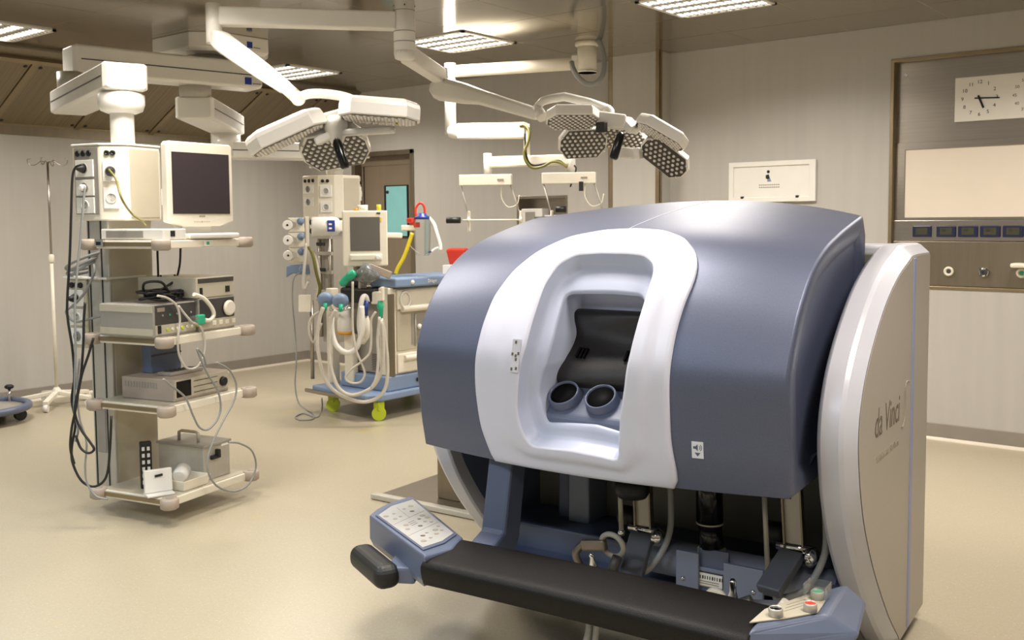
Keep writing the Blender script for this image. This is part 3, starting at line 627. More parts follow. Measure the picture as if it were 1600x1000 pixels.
# two hanging manipulator arms: flat steel strap, joint, dark link, thin rod, cable
def manip(sx, sy0, sy1, w0, jx, jy, lx1, ly1, rx0, ry0, rx1, ry1, dd):
    mn = bpy.data.objects.new('manipulator_arm', None); COL.objects.link(mn); mn.parent = con
    p, q = cl(sx, sy0, dd), cl(sx + (6 if sx > 1100 else 3), sy1, dd)
    MB().bar((p.x, dd, p.z + .08), (q.x, dd, q.z), w0, .012, up=(0, -1, 0)).build('steel_strap', ALU, mn, .002)
    for s in (-1, 1): MB().bar((p.x + s * w0 * .5, dd - .004, p.z + .08), (q.x + s * w0 * .5, dd - .004, q.z), .006, .03, up=(0, -1, 0)).build('strap_edge', STEELD, mn)
    j = cl(jx, jy, dd - .03)
    MB().cyl((q.x - .06, dd, q.z - .012), (q.x + .065, dd, q.z - .012), .016).build('joint_pin', CHROME, mn)
    MB().cyl((q.x - .11, dd + .03, q.z + .02), (q.x - .045, dd + .03, q.z + .02), .036).build('motor_cap', BLACK, mn)
    MB().lathe((q.x + .055, dd - .01, q.z - .03), [(.03, 0), (.034, .008), (.02, .02), (.006, .024)], 20, ax=(1, -.5, 0)).build('joint_disc', CHROME, mn)
    e = cl(lx1, ly1, dd - .16)
    MB().bar((q.x - .005, dd - .01, q.z - .03), (e.x, dd - .16, e.z), .085, .035).build('dark_link', ARMG, mn, .006)
    r0_, r1_ = cl(rx0, ry0, dd - .04), cl(rx1, ry1, dd - .04)
    MB().cyl((r0_.x, dd - .04, r0_.z + .06), (r1_.x, dd - .04, r1_.z), .009).build('push_rod', ALU, mn)
    MB().sph((r1_.x, dd - .04, r1_.z), .014, 12).build('rod_end', CHROME, mn)
    MB().cable([(q.x + .08, dd + .03, p.z + .08), (q.x + .095, dd + .02, q.z + .10), (q.x + .10, dd - .01, q.z - .02), (q.x + .05, dd - .06, q.z - .13), (q.x - .04, dd - .09, q.z - .17)], .012, 8).build('cable_loop', CABLEG, mn)
    return mn
manip(1004, 770, 822, .062, 1010, 835, 985, 905, 968, 765, 971, 832, -.78)
manip(1236, 780, 850, .062, 1250, 868, 1200, 925, 1193, 780, 1200, 898, -.78)
p = cl(988, 772, -.90); MB().lathe((p.x, -.90, p.z - .01), [(.05, 0), (.062, .02), (.062, .07)], 24).build('damper_cap', BLACK, con)
# finger-grip ends above the pad
def grip(px, py, dd, flip):
    g = bpy.data.objects.new('finger_grip', None); COL.objects.link(g); g.parent = con
    c = cl(px, py, dd)
    MB().tubes([c + Vector((.042 * math.cos(a), -.012 * math.sin(a), .042 * math.sin(a))) for a in [6.283 * i / 24 for i in range(24)]], .010, 8, closed=True).build('wrist_ring', GREYP, g)
    MB().bar(c + Vector((-.12 * flip, 0, -.02)), c + Vector((-.02 * flip, -.01, .0)), .03, .04).build('wrist_link', BRONZE, g, .008)
    MB().cable([c + Vector((-.11 * flip, 0, -.01)), c + Vector((-.14 * flip, -.01, -.05)), c + Vector((-.12 * flip, -.01, -.10))], .014, 8).build('wrist_elbow', BRONZE, g)
    MB().lathe(c + Vector((-.04 * flip, -.05, -.10)), [(.016, 0), (.014, .04), (.007, .065), (.009, .075), (.004, .082)], 14, ax=(-.15, -.1, 1)).build('grip_post', CHROME, g)
    MB().cyl(c + Vector((.01, -.03, -.09)), c + Vector((.03, -.02, -.03)), .018).build('grip_knob', DARKG, g)
grip(957, 852, -1.02, 1); 
c = cl(1145, 921, -1.08)
g = bpy.data.objects.new('finger_grip', None); COL.objects.link(g); g.parent = con
MB().lathe(c + Vector((0, 0, -.06)), [(.018, 0), (.016, .04), (.011, .055), (.011, .085), (.006, .094)], 16).build('grip_post', CHROME, g)
MB().tubes([c + Vector((-.055 + .03 * math.cos(a), .0, -.045 + .03 * math.sin(a))) for a in [6.283 * i / 20 for i in range(20)]], .011, 8, closed=True).build('wrist_ring', CREAM, g)
MB().cyl(c + Vector((.02, 0, -.05)), c + Vector((.06, .01, -.03)), .022).build('grip_knob', DARKG, g)
MB().bar(c + Vector((.02, .04, -.07)), c + Vector((.18, .06, -.05)), .05, .05).build('wrist_link', ARMG, g, .01)
for dx in (.15, .20): MB().cyl(c + Vector((dx, .02, -.05)), c + Vector((dx + .022, .025, -.02)), .026).build('wrist_collar', CREAM, g)
# --- armrest
AZ = .45
prof = [(-1.300, AZ - .012), (-1.312, AZ), (-1.40, AZ - .002), (-1.49, AZ - .012), (-1.515, AZ - .022), (-1.524, AZ - .04), (-1.514, AZ - .085), (-1.49, AZ - .096), (-1.32, AZ - .08), (-1.30, AZ - .06)]
xsn = [-1.262, -1.255, -1.1, -.9, -.7, -.5, -.3, -.16, -.15]
def padrow(x):
    sh = .006 * (1 - ((x + .72) / .55) ** 2); k = .965 if x in (xsn[0], xsn[-1]) else 1.0
    cy, cz = -1.41, AZ - .05
    sk = -.12 * max(0, (-1.13 - x) / .13) * 0
    return [Vector((x + (.0 if x < -.5 else .05 * max(0, (y + 1.41) / -.11) * 0), cy + (y - cy) * k, cz + (z - cz) * k + sh)) for y, z in [(p.x, p.y) for p in catmull([(a, b, 0) for a, b in prof], 3, True)]]
MB().rings([padrow(x) for x in xsn], True, True, True, True).build('arm_pad', PAD, con)
# left pod with touch panel
def pz(px, py, z): return FC.onz(px, py, z)
A, B, Cq, Dq = pz(577, 806, AZ), pz(644, 776, AZ), pz(720, 840, AZ), pz(670, 870, AZ)
Cq = Vector((-1.255, -1.292, AZ)); Dq = Vector((-1.250, -1.512, AZ))
mid = (A + B) / 2 + (A - Cq).normalized() * .03; mid2 = (Cq + Dq) / 2 + Vector((.035, 0, 0))
topo = [A, A.lerp(B, .25) + (A - Cq).normalized() * .022, mid, A.lerp(B, .75) + (A - Cq).normalized() * .02, B, B.lerp(Cq, .5), Cq, mid2, Dq, Dq.lerp(A, .5)]
def shr(P, k, dz): c = sum(P, Vector()) / len(P); return [c + (p - c) * k + Vector((0, 0, dz)) for p in P]
lpod = MB().rings([shr(topo, .90, -.115), shr(topo, 1.0, -.085), shr(topo, 1.0, -.004), shr(topo, .985, .004)], True, True, True, False).build('left_pod', POD, con, .008, 3, 30)
c = sum([A, B, Cq, Dq], Vector()) / 4
inn = [c + (p - c) * .80 + Vector((0, 0, .005)) for p in (A, A.lerp(B, .5) + (A - Cq).normalized() * .03, B, Cq, Cq.lerp(Dq, .5) + Vector((.02, 0, 0)), Dq)]
MB().prism([c + (p - c) * 1.08 - Vector((0, 0, .0)) for p in inn], (0, 0, .003)).build('screen_bezel', FRAMEB, lpod)
ts = MB().prism(inn, (0, 0, .005)).build('touch_panel', TOUCH, lpod)
e0, e1 = (inn[3] - inn[2]), (inn[0] - inn[2])
def tp(u, v): return inn[2] + (inn[3] - inn[2]) * u * (1 - v) + e1 * v * (1 - u) + (inn[5] - inn[2]) * u * v * 1.0 + (inn[0] + inn[3] - inn[2] - inn[5]) * 0 + Vector((0, 0, .0052))
def bl(u, v): return inn[2] * (1 - u) * (1 - v) + inn[3] * u * (1 - v) + inn[0] * (1 - u) * v + inn[5] * u * v + Vector((0, 0, .0052))
for u in (.34, .68): MB().bar(bl(u, .04), bl(u, .96), .0018, .0006).build('printed_rule', INKL, ts)
MB().bar(bl(.02, .5), bl(.34, .5), .0018, .0006).build('printed_rule', INKL, ts)
for u, v in ((.12, .2), (.12, .4), (.12, .7), (.1, .9), (.24, .3), (.24, .65), (.24, .8), (.42, .2), (.5, .15), (.46, .35), (.46, .75), (.56, .3), (.6, .5), (.55, .82), (.62, .18), (.76, .15), (.8, .3), (.86, .18), (.88, .38), (.78, .55), (.8, .7), (.9, .6), (.9, .82)):
    p = bl(u, v); MB().cyl(p, p + Vector((0, 0, .0006)), random.choice((.009, .007, .011)), n=12).build('key_mark', random.choice((INK, INKL, INKL)), ts)
for u in (.44, .48, .52): MB().bar(bl(u, .48), bl(u, .66), .0025, .0006).build('printed_word', INK, ts)
# black side handle below the left pod
hA, hB = pz(566, 868, .34), pz(606, 902, .34)
hdir = (hB - hA).normalized()
MB().bar(hA - hdir * .025, hB + hdir * .02, .095, .085).build('black_handle', BLACK, lpod, .036, 5)
MB().bar(hB + Vector((.03, .03, 0)), (A + Dq) / 2 + Vector((.02, .06, -.1)), .10, .06).build('handle_bracket', POD, lpod, .01)
# blue support arm down from the hood
s0, s1 = cl(752, 745, -1.06), Vector((-1.24, -1.20, .40))
sarm = MB().prism([(-1.245, -1.13, .80), (-1.245, -1.03, .80), (-1.245, -1.10, .42), (-1.245, -1.14, .36), (-1.245, -1.30, .36), (-1.245, -1.30, .42), (-1.245, -1.20, .46)], (.10, 0, 0)).build('support_arm', FRAMEB, con, .01)
for z in (.70, .76): MB().lathe((-1.145, -1.09, z), [(.006, 0), (.006, .003)], 8, ax=(1, 0, 0)).build('bolt', ALU, sarm)
MB().bar((-.135, -.70, .30), (-.10, -1.12, .38), .03, .06).build('support_arm', FRAMEB, con, .006)
MB().cable([(-1.14, -1.05, .70), (-1.02, -.98, .735), (-.90, -.95, .77)], .012, 8).build('lock_rod', BLACK, con)
# right pod with buttons
rq = [Vector((-.175, -1.30, AZ)), Vector((-.095, -1.185, AZ + .005)), Vector((-.03, -1.02, AZ + .005)), Vector((.045, -1.13, AZ - .03)), Vector((.06, -1.23, AZ - .05)), Vector((-.012, -1.30, AZ)), Vector((-.165, -1.475, AZ - .005))]
rq = [Vector((-.165, -1.300, AZ)), Vector((-.11, -1.205, AZ)), Vector((-.03, -1.01, AZ)), Vector((-.012, -1.285, AZ)), Vector((-.155, -1.495, AZ))]
lo = [Vector((-.165, -1.30, AZ - .10)), Vector((-.11, -1.20, AZ - .10)), Vector((.0, -1.00, AZ - .10)), Vector((.045, -1.30, AZ - .10)), Vector((-.155, -1.515, AZ - .10))]
midr = [Vector((-.165, -1.30, AZ - .05)), Vector((-.11, -1.20, AZ - .05)), Vector((.04, -1.02, AZ - .045)), Vector((.075, -1.25, AZ - .055)), Vector((-.155, -1.52, AZ - .05))]
rpod = MB().rings([lo, midr, rq], True, True, True, False).build('right_pod', POD, con, .014, 4, 25)
pl = [pz(x, y, AZ + .002) for x, y in ((1171, 974), (1195, 953), (1259, 931), (1290, 940), (1278, 958), (1230, 967))]
plate = MB().prism(pl, (0, 0, .003)).build('button_plate', CREAMG, rpod)
def button(px, py, capm, r, h, name):
    p = pz(px, py, AZ + .004)
    b = MB().lathe(p, [(r, 0), (r, h), (r * .86, h + .003), (r * .84, h)], 24).build(name, ALU, rpod)
    MB().lathe(p + Vector((0, 0, h - .001)), [(r * .82, 0), (r * .8, .002), (.001, .0025)], 20).build('button_cap', capm, b)
    return p
button(1212, 963, BLACKG, .020, .022, 'black_button'); button(1266, 955, RED, .019, .022, 'red_button'); p = button(1277, 936, GREEN, .019, .022, 'green_button')
gx = MB(); c0 = p + Vector((0, 0, .012))
for dx in (-.032, .03): gx.box(c0.x + dx, c0.x + dx + .002, c0.y - .03, c0.y + .03, c0.z + .0, c0.z + .036)
for dy in (-.03, .028): gx.box(c0.x - .032, c0.x + .032, c0.y + dy, c0.y + dy + .002, c0.z + .0, c0.z + .036)
gx.build('clear_guard', CLEAR, rpod)
for k in range(3): MB().bar(pz(1225 + 2 * k, 955 - 5 * k, AZ + .0055), pz(1255 + 2 * k, 946 - 5 * k, AZ + .0055), .002, .0006).build('printed_line', INKL, plate)
MB().cable([(-.70, -1.40, .37), (-.69, -1.41, .30), (-.72, -1.38, .20), (-.75, -1.2, .06), (-.8, -.9, .03)], .012, 7).build('pad_cable', CABLEG, con)
MB().cable([(-.64, -1.42, .37), (-.66, -1.42, .31), (-.68, -1.38, .2), (-.7, -1.2, .06), (-.74, -.9, .03)], .010, 7).build('pad_cable', CABLEG, con)

# ------------------------------------------------------------------ equipment tower hanging from a ceiling arm
TO = onz(258, 785, 0.13)
FT = Frame((TO.x, TO.y, 0), 13.0)              # local x = outwards from the shelf fronts, y = along the front edge
tw = thing('equipment_tower', 'ceiling-hung equipment tower with four cream shelves and a socket head', 'equipment tower', FT.o, 13.0)
TL = lambda px, py, d: FT.at(px, py, d)
cx0, cx1, cy0, cy1 = -.66, -.50, .15, .46
cc = Vector(((cx0 + cx1) / 2 + .02, .305, 0))
colo = MB().box(cx0, cx1, cy0, cy1, .085, 1.60).build('column', ALU, tw, .006)
for a, b in ((-.645, -.637), (-.555, -.547)): MB().box(a, b, cy0 - .003, cy0 + .002, .09, 1.58).build('column_slot', BLACK, colo)
MB().box(-.627, -.565, cy0 - .004, cy0, .30, .55).build('column_cover', GREYP, colo)
MB().box(cx1 - .01, cx1 + .002, cy0 + .02, cy1 - .02, .10, 1.5).build('column_face', CREAMG, colo)
# socket head
hq = [(-.715, .125), (-.515, .125), (-.425, .19), (-.405, .215), (-.405, .44), (-.50, .53), (-.69, .53), (-.77, .45), (-.77, .19)]
hd = MB().prism([Vector((a, b, 1.565)) for a, b in hq], (0, 0, .40)).build('socket_head', CREAM, tw, .008)
MB().prism([Vector((cc.x + (a - cc.x) * 1.03, .305 + (b - .305) * 1.03, 1.965)) for a, b in hq], (0, 0, .012)).build('head_lid', WHITE, hd, .004)
def plate_on(parent, p0, p1, z0, z1, m, name, t=.006, lift=.0):
    a, b = Vector((p0[0], p0[1], 0)), Vector((p1[0], p1[1], 0)); n = (b - a).normalized().cross(Vector((0, 0, 1)))
    return MB().prism([a + n * lift + Vector((0, 0, z0)), b + n * lift + Vector((0, 0, z0)), b + n * lift + Vector((0, 0, z1)), a + n * lift + Vector((0, 0, z1))], n * t).build(name, m, parent, .002), n
def lerp2(a, b, u): return (a[0] + (b[0] - a[0]) * u, a[1] + (b[1] - a[1]) * u)
def socket(parent, a, b, u0, u1, z0, z1, kind=0):
    o, n = plate_on(parent, lerp2(a, b, u0), lerp2(a, b, u1), z0, z1, WHITEG, 'socket', .010)
    c = Vector(((a[0] + (b[0] - a[0]) * (u0 + u1) / 2), (a[1] + (b[1] - a[1]) * (u0 + u1) / 2), (z0 + z1) / 2)) + n * .010
    r = min(.028, (z1 - z0) * .38)
    MB().lathe(c, [(r, 0), (r, .004), (r * .85, .004), (r * .8, -.006), (.001, -.007)], 18, ax=n).build('socket_ring', WHITE if kind == 0 else GREYP, o)
    for s in (-1, 1): MB().lathe(c + Vector((0, 0, s * r * .4)) - n * .004, [(.004, 0), (.004, .004)], 8, ax=n).build('pin_hole', BLACK, o)
    if kind == 2: MB().lathe(c, [(.022, 0), (.022, .02), (.014, .04), (.006, .055)], 14, ax=n).build('plug', BLACK, o)
    if kind == 3: MB().lathe(c, [(.018, 0), (.018, .02), (.010, .03)], 14, ax=n).build('plug', WHITE, o)
    return c, n
def ports(parent, a, b, us, z, r=.014):
    for u in us:
        q = lerp2(a, b, u); n = Vector((b[0] - a[0], b[1] - a[1], 0)).normalized().cross(Vector((0, 0, 1)))
        o = MB().lathe(Vector((q[0], q[1], z)), [(r * 1.2, 0), (r * 1.2, .008), (r * .7, .012), (r * .6, .008), (.001, .006)], 14, ax=n).build('earth_port', BLACK, parent)
plate_on(hd, lerp2(hq[0], hq[1], .08), lerp2(hq[0], hq[1], .96), 1.60, 1.955, GREYP, 'socket_field', .003)
ports(hd, hq[0], hq[1], (.22, .43, .64), 1.925)
for k, (z0, z1) in enumerate(((1.80, 1.89), (1.70, 1.785), (1.605, 1.69))): socket(hd, hq[0], hq[1], .14, .80, z0, z1, (2, 3, 0)[k])
ports(hd, hq[1], hq[2], (.35, .62), 1.925, .012)
for k, (z0, z1) in enumerate(((1.775, 1.88), (1.63, 1.74))): socket(hd, hq[1], hq[2], .15, .85, z0, z1, (2, 0)[k])
plate_on(hd, lerp2(hq[3], hq[4], .05), lerp2(hq[3], hq[4], .95), 1.58, 1.95, CREAMG, 'side_cover', .004)
plate_on(hd, lerp2(hq[4], hq[5], .1), lerp2(hq[4], hq[5], .9), 1.58, 1.94, CREAMG, 'side_cover', .004)
socket(hd, hq[4], hq[5], .2, .8, 1.65, 1.74, 0)
# lower socket box at the column's side
lb = MB().box(-.80, -.665, .14, .36, .87, 1.25).build('lower_socket_box', CREAMG, tw, .006)
MB().box(-.82, -.49, .12, .40, 1.25, 1.262).build('box_lid', WHITE, lb, .003)
la, lbb = (-.80, .14), (-.665, .14)
ports(lb, la, lbb, (.2, .45, .7), 1.215, .013)
for k, (z0, z1) in enumerate(((1.10, 1.19), (.995, 1.085), (.89, .98))): socket(lb, la, lbb, .1, .85, z0, z1, (2, 0, 1)[k])
# suspension: tube, knuckle, two arms, ceiling box
tube_c = Vector((-.55, .322, 0))
def tq(v): return FT.loc(v)
E2 = at(197, 124, 5.42); E2 = Vector((FT.wor(tube_c).x, FT.wor(tube_c).y, E2.z)); S2 = at(112, 152, 6.42); S2.z = E2.z
MB().cyl((tube_c.x, tube_c.y, 1.97), (tube_c.x, tube_c.y, E2.z - .12), .063, n=32).build('hanging_tube', WHITEG, tw)
MB().lathe((tube_c.x, tube_c.y, E2.z - .19), [(.075, 0), (.11, .015), (.122, .05), (.122, .10), (.10, .115)], 32).build('knuckle', WHITE, tw)
def arm_beam(a, b, w, h, name, parent, over_a=.10, over_b=.10):
    a, b = Vector(a), Vector(b); t = (b - a).normalized(); sd = t.cross(Vector((0, 0, 1))).normalized(); up = Vector((0, 0, 1))
    A_, B_ = a - t * over_a, b + t * over_b; R = []
    for p, sx, dz in ((A_, .86, .88), (A_ + t * .03, 1, 1), (B_ - t * .03, 1, 1), (B_, .86, .88)):
        R.append([p + sd * (w / 2 * sx * i) + up * (h / 2 * dz * j) for i, j in ((-1, -.85), (-1, .85), (-.88, 1), (.88, 1), (1, .85), (1, -.85), (.8, -1), (-.8, -1))])
    o = MB().rings(R, True, True, True, False).build(name, WHITEG, parent, .006)
    for s in (-1, 1): MB().bar(A_ + t * .05 + sd * (s * w / 2), B_ - t * .05 + sd * (s * w / 2), .004, .007).build('groove', DARKG, o)
    return o
arm_beam(tq(S2), tq(E2), .235, .15, 'lower_arm', tw, .10, .12)
A1 = at(118, 100, 6.46); A1.z = 2.615; B1 = at(372, 122, 7.2); B1.z = 2.615
ua = arm_beam(tq(A1), tq(B1), .24, .19, 'upper_arm', tw, .05, .14)
MB().cyl(tq(S2 + Vector((0, 0, .06))), tq(Vector((S2.x, S2.y, 2.53))), .085, n=28).build('arm_joint', ALU, tw)
def blue_logo(parent, px, py, dep, fx, s=.045):
    p = tq(at(px, py, dep)); x = Vector(fx).normalized()
    o = bpy.data.objects.new('blue_logo', MB().box(-s / 2, s / 2, -s / 2, s / 2, -.004, .002).mesh('blue_logo', LOGOB)); COL.objects.link(o); o.parent = parent; o.matrix_local = plane_matrix(p, x, (0, 0, 1))
    l_ = bpy.data.objects.new('logo_line', MB().box(s * .7, s * 2.2, -s * .42, -s * .22, -.004, .002).mesh('logo_line', INKL)); COL.objects.link(l_); l_.parent = o
t1 = tq(B1) - tq(A1); t1.normalize(); sdv = t1.cross(Vector((0, 0, 1)))
lp_ = tq(B1) + t1 * .02 + sdv * .1215 + Vector((0, 0, -.045))
if (FT.wor(lp_) - CAM).length > (FT.wor(lp_ - sdv * .243) - CAM).length: lp_ = lp_ - sdv * .243
def logo_at(parent, p, x, s=.05):
    o = bpy.data.objects.new('blue_logo', MB().box(-s / 2, s / 2, -s / 2, s / 2, -.003, .003).mesh('blue_logo', LOGOB)); COL.objects.link(o); o.parent = parent; o.matrix_local = plane_matrix(p, x, (0, 0, 1))
    l_ = bpy.data.objects.new('logo_line', MB().box(s * .7, s * 2.0, -s * .42, -s * .26, -.003, .003).mesh('logo_line', INKL)); COL.objects.link(l_); l_.parent = o
logo_at(ua, lp_, t1)
# shelves
def shelf(z, th=.045):
    s = MB().box(-.50, 0, .03, .65, z - th, z - .004).build('shelf', CREAM, tw, .004)
    MB().box(-.485, -.015, .045, .635, z - .005, z).build('shelf_mat', CREAMG, s)
    for q, p in ((0, .03), (0, .65), (-.50, .03)):
        b = MB().lathe((q, p, z - th - .008), [(.036, 0), (.047, .008), (.047, th + .004), (.040, th + .012)], 24).build('bumper', BUMPER, s)
        MB().lathe((q, p, z + .004), [(.02, 0), (.018, .002), (.001, .002)], 16).build('bumper_cap', GREYP, b)
    MB().box(-.5, .004, .022, .031, z - .032, z - .012).build('edge_rail', TRIMST, s)
    MB().box(-.60, -.49, .18, .43, z - th, z - .006).build('shelf_bracket', ALU, s)
    return s
for z in (.14, .617, .97): shelf(z)
s4 = shelf(1.465)
MB().box(-.001, .006, .33, .40, 1.425, 1.458).build('name_plate', WHITEG, s4, .003)
MB().box(.005, .0075, .345, .365, 1.434, 1.45).build('green_mark', GREEN, s4)
MB().box(-.44, -.38, .005, .024, 1.43, 1.47).build('rail_clip', CHROME, s4, .003); MB().box(-.425, -.395, .003, .006, 1.438, 1.456).build('clip_window', BLACK, s4)
def P3(a, b, c): return FT.wor((a, b, c))
def on_shelf(name, label, cat, q, p, z, deg=0, group=None):
    return thing(name, label, cat, P3(q, p, z), 13.0 + deg, group)
# monitor
mo = on_shelf('flat_monitor', 'cream flat-panel monitor with dark screen on the tower top shelf', 'monitor', -.06, .385, 1.466, -8)
MB().box(-.17, .08, -.14, .19, 0, .028).build('base_plate', WHITE, mo, .008)
MB().box(-.11, -.04, -.10, .10, .02, .14).build('neck', WHITE, mo, .01)
hs_ = MB().rings([[Vector((x, y * k, .06 + z_ * 1.0)) for y, z_ in ((-.215, .03), (-.12, .005), (.12, .005), (.215, .03), (.215, .435), (.20, .45), (-.20, .45), (-.215, .435))] for x, k in ((-.075, .82), (-.05, .97), (-.005, 1.0), (.005, .99))], True, True, True, False).build('monitor_housing', CREAM, mo, .006)
MB().box(.003, .0075, -.186, .188, .132, .455).build('monitor_screen', SCREEN, mo)
for k in range(9): MB().lathe((.004, -.05 + k * .012, .09), [(.003 if k != 4 else .006, 0), (.002, .003)], 8, ax=(1, 0, 0)).build('monitor_button', GREYP, mo)
MB().box(.004, .006, -.02, .02, .115, .123).build('maker_mark', INKL, mo)
# flat power unit on the top shelf
fb = on_shelf('flat_power_box', 'thin white power box with black switch lying on the tower top shelf', 'power box', -.245, .155, 1.466, 0)
MB().box(-.20, .235, -.10, .06, 0, .055).build('case', WHITE, fb, .005)
MB().box(.234, .238, -.05, -.02, .015, .045).build('switch', BLACK, fb)
MB().box(-.16, .1, -.103, -.099, .01, .045).build('side_grille', GREYP, fb)
# shelf 3: insufflator, light source pair
u1 = on_shelf('video_processor', 'grey video processor with dark front panel on the third tower shelf', 'equipment', 0, 0, .971)
a, b = FT.onx(240, 519, -.03), FT.onx(305, 470, -.03); zt = b.z - .971
def rackbox(t, q0, q1, p0, p1, h, m, z=0.0): return MB().box(q0, q1, p0, p1, z, z + h).build('case', m, t, .005)
rackbox(u1, -.40, -.03, a.y, b.y, zt, GREYP)
MB().box(-.031, -.027, a.y + .012, b.y - .004, zt * .38, zt * .97).build('front_panel', DARKG, u1, .002)
MB().box(-.031, -.027, a.y + .012, b.y - .004, .012, zt * .36).build('lower_panel', CREAMG, u1, .002)
MB().box(-.40, -.035, a.y - .003, a.y, .01, zt * .26).box(-.40, -.035, a.y - .003, a.y, zt * .76, zt * .97).build('side_band', CREAMG, u1)
for k in range(7): MB().lathe((-.027, a.y + .09 + k * .035, .035), [(.009, 0), (.007, .005)], 10, ax=(1, 0, 0)).build('button', CREAM if k % 3 else LIME, u1)
MB().box(-.028, -.022, a.y + .025, a.y + .045, .02, .06).build('power_switch', BLACK, u1)
MB().box(-.028, -.0255, a.y + .025, a.y + .075, zt * .78, zt * .9).build('maker_plate', INKL, u1)
for k in range(5): MB().lathe((-.027, a.y + .06 + k * .05, zt * .66), [(.006, 0), (.005, .003)], 10, ax=(1, 0, 0)).build('indicator', GREEN if k == 1 else GREYP, u1)
c_, d_ = FT.onx(311, 512, -.02), FT.onx(366, 461, -.02); h2 = d_.z - .971
u2 = on_shelf('light_source_unit', 'grey light source unit with round dial on the third tower shelf', 'equipment', 0, 0, .971)
rackbox(u2, -.40, -.02, c_.y, d_.y, h2, GREYP)
MB().box(-.021, -.017, c_.y + .008, d_.y - .006, h2 * .36, h2 * .96).build('front_panel', DARKG, u2, .002)
MB().box(-.021, -.017, c_.y + .008, d_.y - .006, .01, h2 * .34).build('lower_panel', CREAMG, u2, .002)
kn = MB().lathe((-.017, d_.y - .055, h2 * .63), [(.042, 0), (.042, .012), (.036, .02), (.03, .02)], 28, ax=(1, 0, 0)).build('dial', CREAM, u2)
MB().lathe((-.0175, d_.y - .055, h2 * .63), [(.049, 0), (.048, .004)], 28, ax=(1, 0, 0)).build('dial_ring', BLACK, kn)
for k in range(4): MB().box(-.018, -.012, c_.y + .10 + k * .05, c_.y + .125 + k * .05, .025, .05).build('key', CREAM, u2, .002)
u3 = on_shelf('camera_control_unit', 'slim grey control unit stacked on the light source unit', 'equipment', 0, 0, .971 + h2 + .001)
e_ = FT.onx(311, 434, -.02); h3 = e_.z - .971 - h2 - .001
rackbox(u3, -.44, -.02, c_.y - .01, d_.y, h3, CREAMG)
MB().box(-.021, -.017, c_.y, d_.y - .006, h3 * .72, h3 * .94).build('front_band', DARKG, u3, .001)
MB().box(-.021, -.015, d_.y - .07, d_.y - .04, h3 * .2, h3 * .5).build('port', BLACK, u3)
MB().box(-.021, -.015, c_.y + .012, c_.y + .03, h3 * .1, h3 * .5).build('switch', BLACK, u3)
# heap of black cable on the processor
random.seed(11)
pts = []
for k in range(46):
    a_ = k * .9 + random.uniform(-.3, .3); pts.append(P3(-.16 + .10 * math.cos(a_) * random.uniform(.6, 1.1), (a.y + b.y) / 2 + .05 + .13 * math.sin(a_) * random.uniform(.6, 1.1), .971 + zt + .012 + .045 * abs(math.sin(k * .37)) + (.05 if k in (12, 13, 30) else 0)))
tag(MB().cable(pts, .007, 6, 5).build('cable_coil', CABLEB), 'loose heap of black cable lying on the grey processor', 'cable')
# pale cable with green connector looping in front of shelf 3
gc = thing('camera_cable', 'pale cable with a green connector block looping in front of the third shelf', 'cable', P3(0, 0, .97), 13)
def C3(L, q): return [FT.onx(x, y, q) - Vector((0, 0, .97)) for x, y in L]
MB().cable(C3([(246, 462), (262, 466), (276, 478), (281, 500), (278, 530), (280, 555), (292, 575), (308, 573), (318, 555), (320, 532), (313, 510), (300, 503), (288, 490), (279, 478)], .012), .006, 7).build('cable', TUBEM, gc)
MB().cable(C3([(303, 460), (318, 466), (330, 480), (334, 492), (328, 500), (320, 500)], .014), .011, 8).build('thick_cable', CREAM, gc)
p = C3([(313, 499)], .012)[0]; MB().box(p.x - .014, p.x + .014, p.y - .025, p.y + .025, p.z - .026, p.z + .026).build('green_connector', GREEN, gc, .006)
p = C3([(302, 500)], .012)[0]; MB().cyl(p + Vector((0, -.02, 0)), p + Vector((0, .02, 0)), .022, n=16).build('clear_cap', CLEAR, gc)
# shelf 2: recorder
u4 = on_shelf('video_recorder', 'beige recorder with black display on the second tower shelf', 'equipment', 0, 0, .618)
a, b = FT.onx(272, 622, -.05), FT.onx(357, 600, -.05); zt2 = FT.onx(272, 594, -.05).z - .618; zt2 = max(.09, min(zt2, .16))
rackbox(u4, -.42, -.05, a.y, min(b.y, .62), zt2, BUMPER)
y1 = min(b.y, .62)
MB().box(-.051, -.047, a.y + .005, y1 - .004, .012, zt2 - .004).build('front_panel', CREAMG, u4, .002)
MB().box(-.048, -.044, a.y + .015, a.y + .12, .02, zt2 * .9).build('display', BLACKG, u4, .002)
for k in range(3): MB().box(-.048, -.045, a.y + .14, y1 - .09, .03 + k * .03, .033 + k * .03).build('groove', DARKG, u4)
MB().lathe((-.047, y1 - .05, zt2 * .5), [(.026, 0), (.024, .016), (.018, .018)], 20, ax=(1, 0, 0)).build('knob', BLACK, u4)
for k in range(12): MB().box(-.40 + k * .02, -.388 + k * .02, a.y - .002, a.y + .001, zt2 * .55, zt2 * .8).build('side_vent', GREYP, u4)
# remote and leads lying on the recorder
rm = on_shelf('remote_control', 'flat grey remote control lying on the beige recorder', 'remote', -.20, (a.y + y1) / 2, .618 + zt2 + .001)
MB().box(-.05, .05, -.12, .12, 0, .018).build('body', GREYP, rm, .004)
for k in range(6): MB().box(-.03, .03, -.09 + k * .033, -.07 + k * .033, .018, .021).build('key', DARKG, rm)
bx_ = on_shelf('blue_folder_box', 'dark blue upright file box standing behind the recorder leads', 'file box', -.37, .36, .618 + zt2 + .001, 0)
MB().box(-.03, .04, -.10, .12, 0, .20).build('box', SLATE, bx_, .004); MB().box(.04, .043, -.10, .12, .09, .10).build('fold_line', DARKG, bx_)
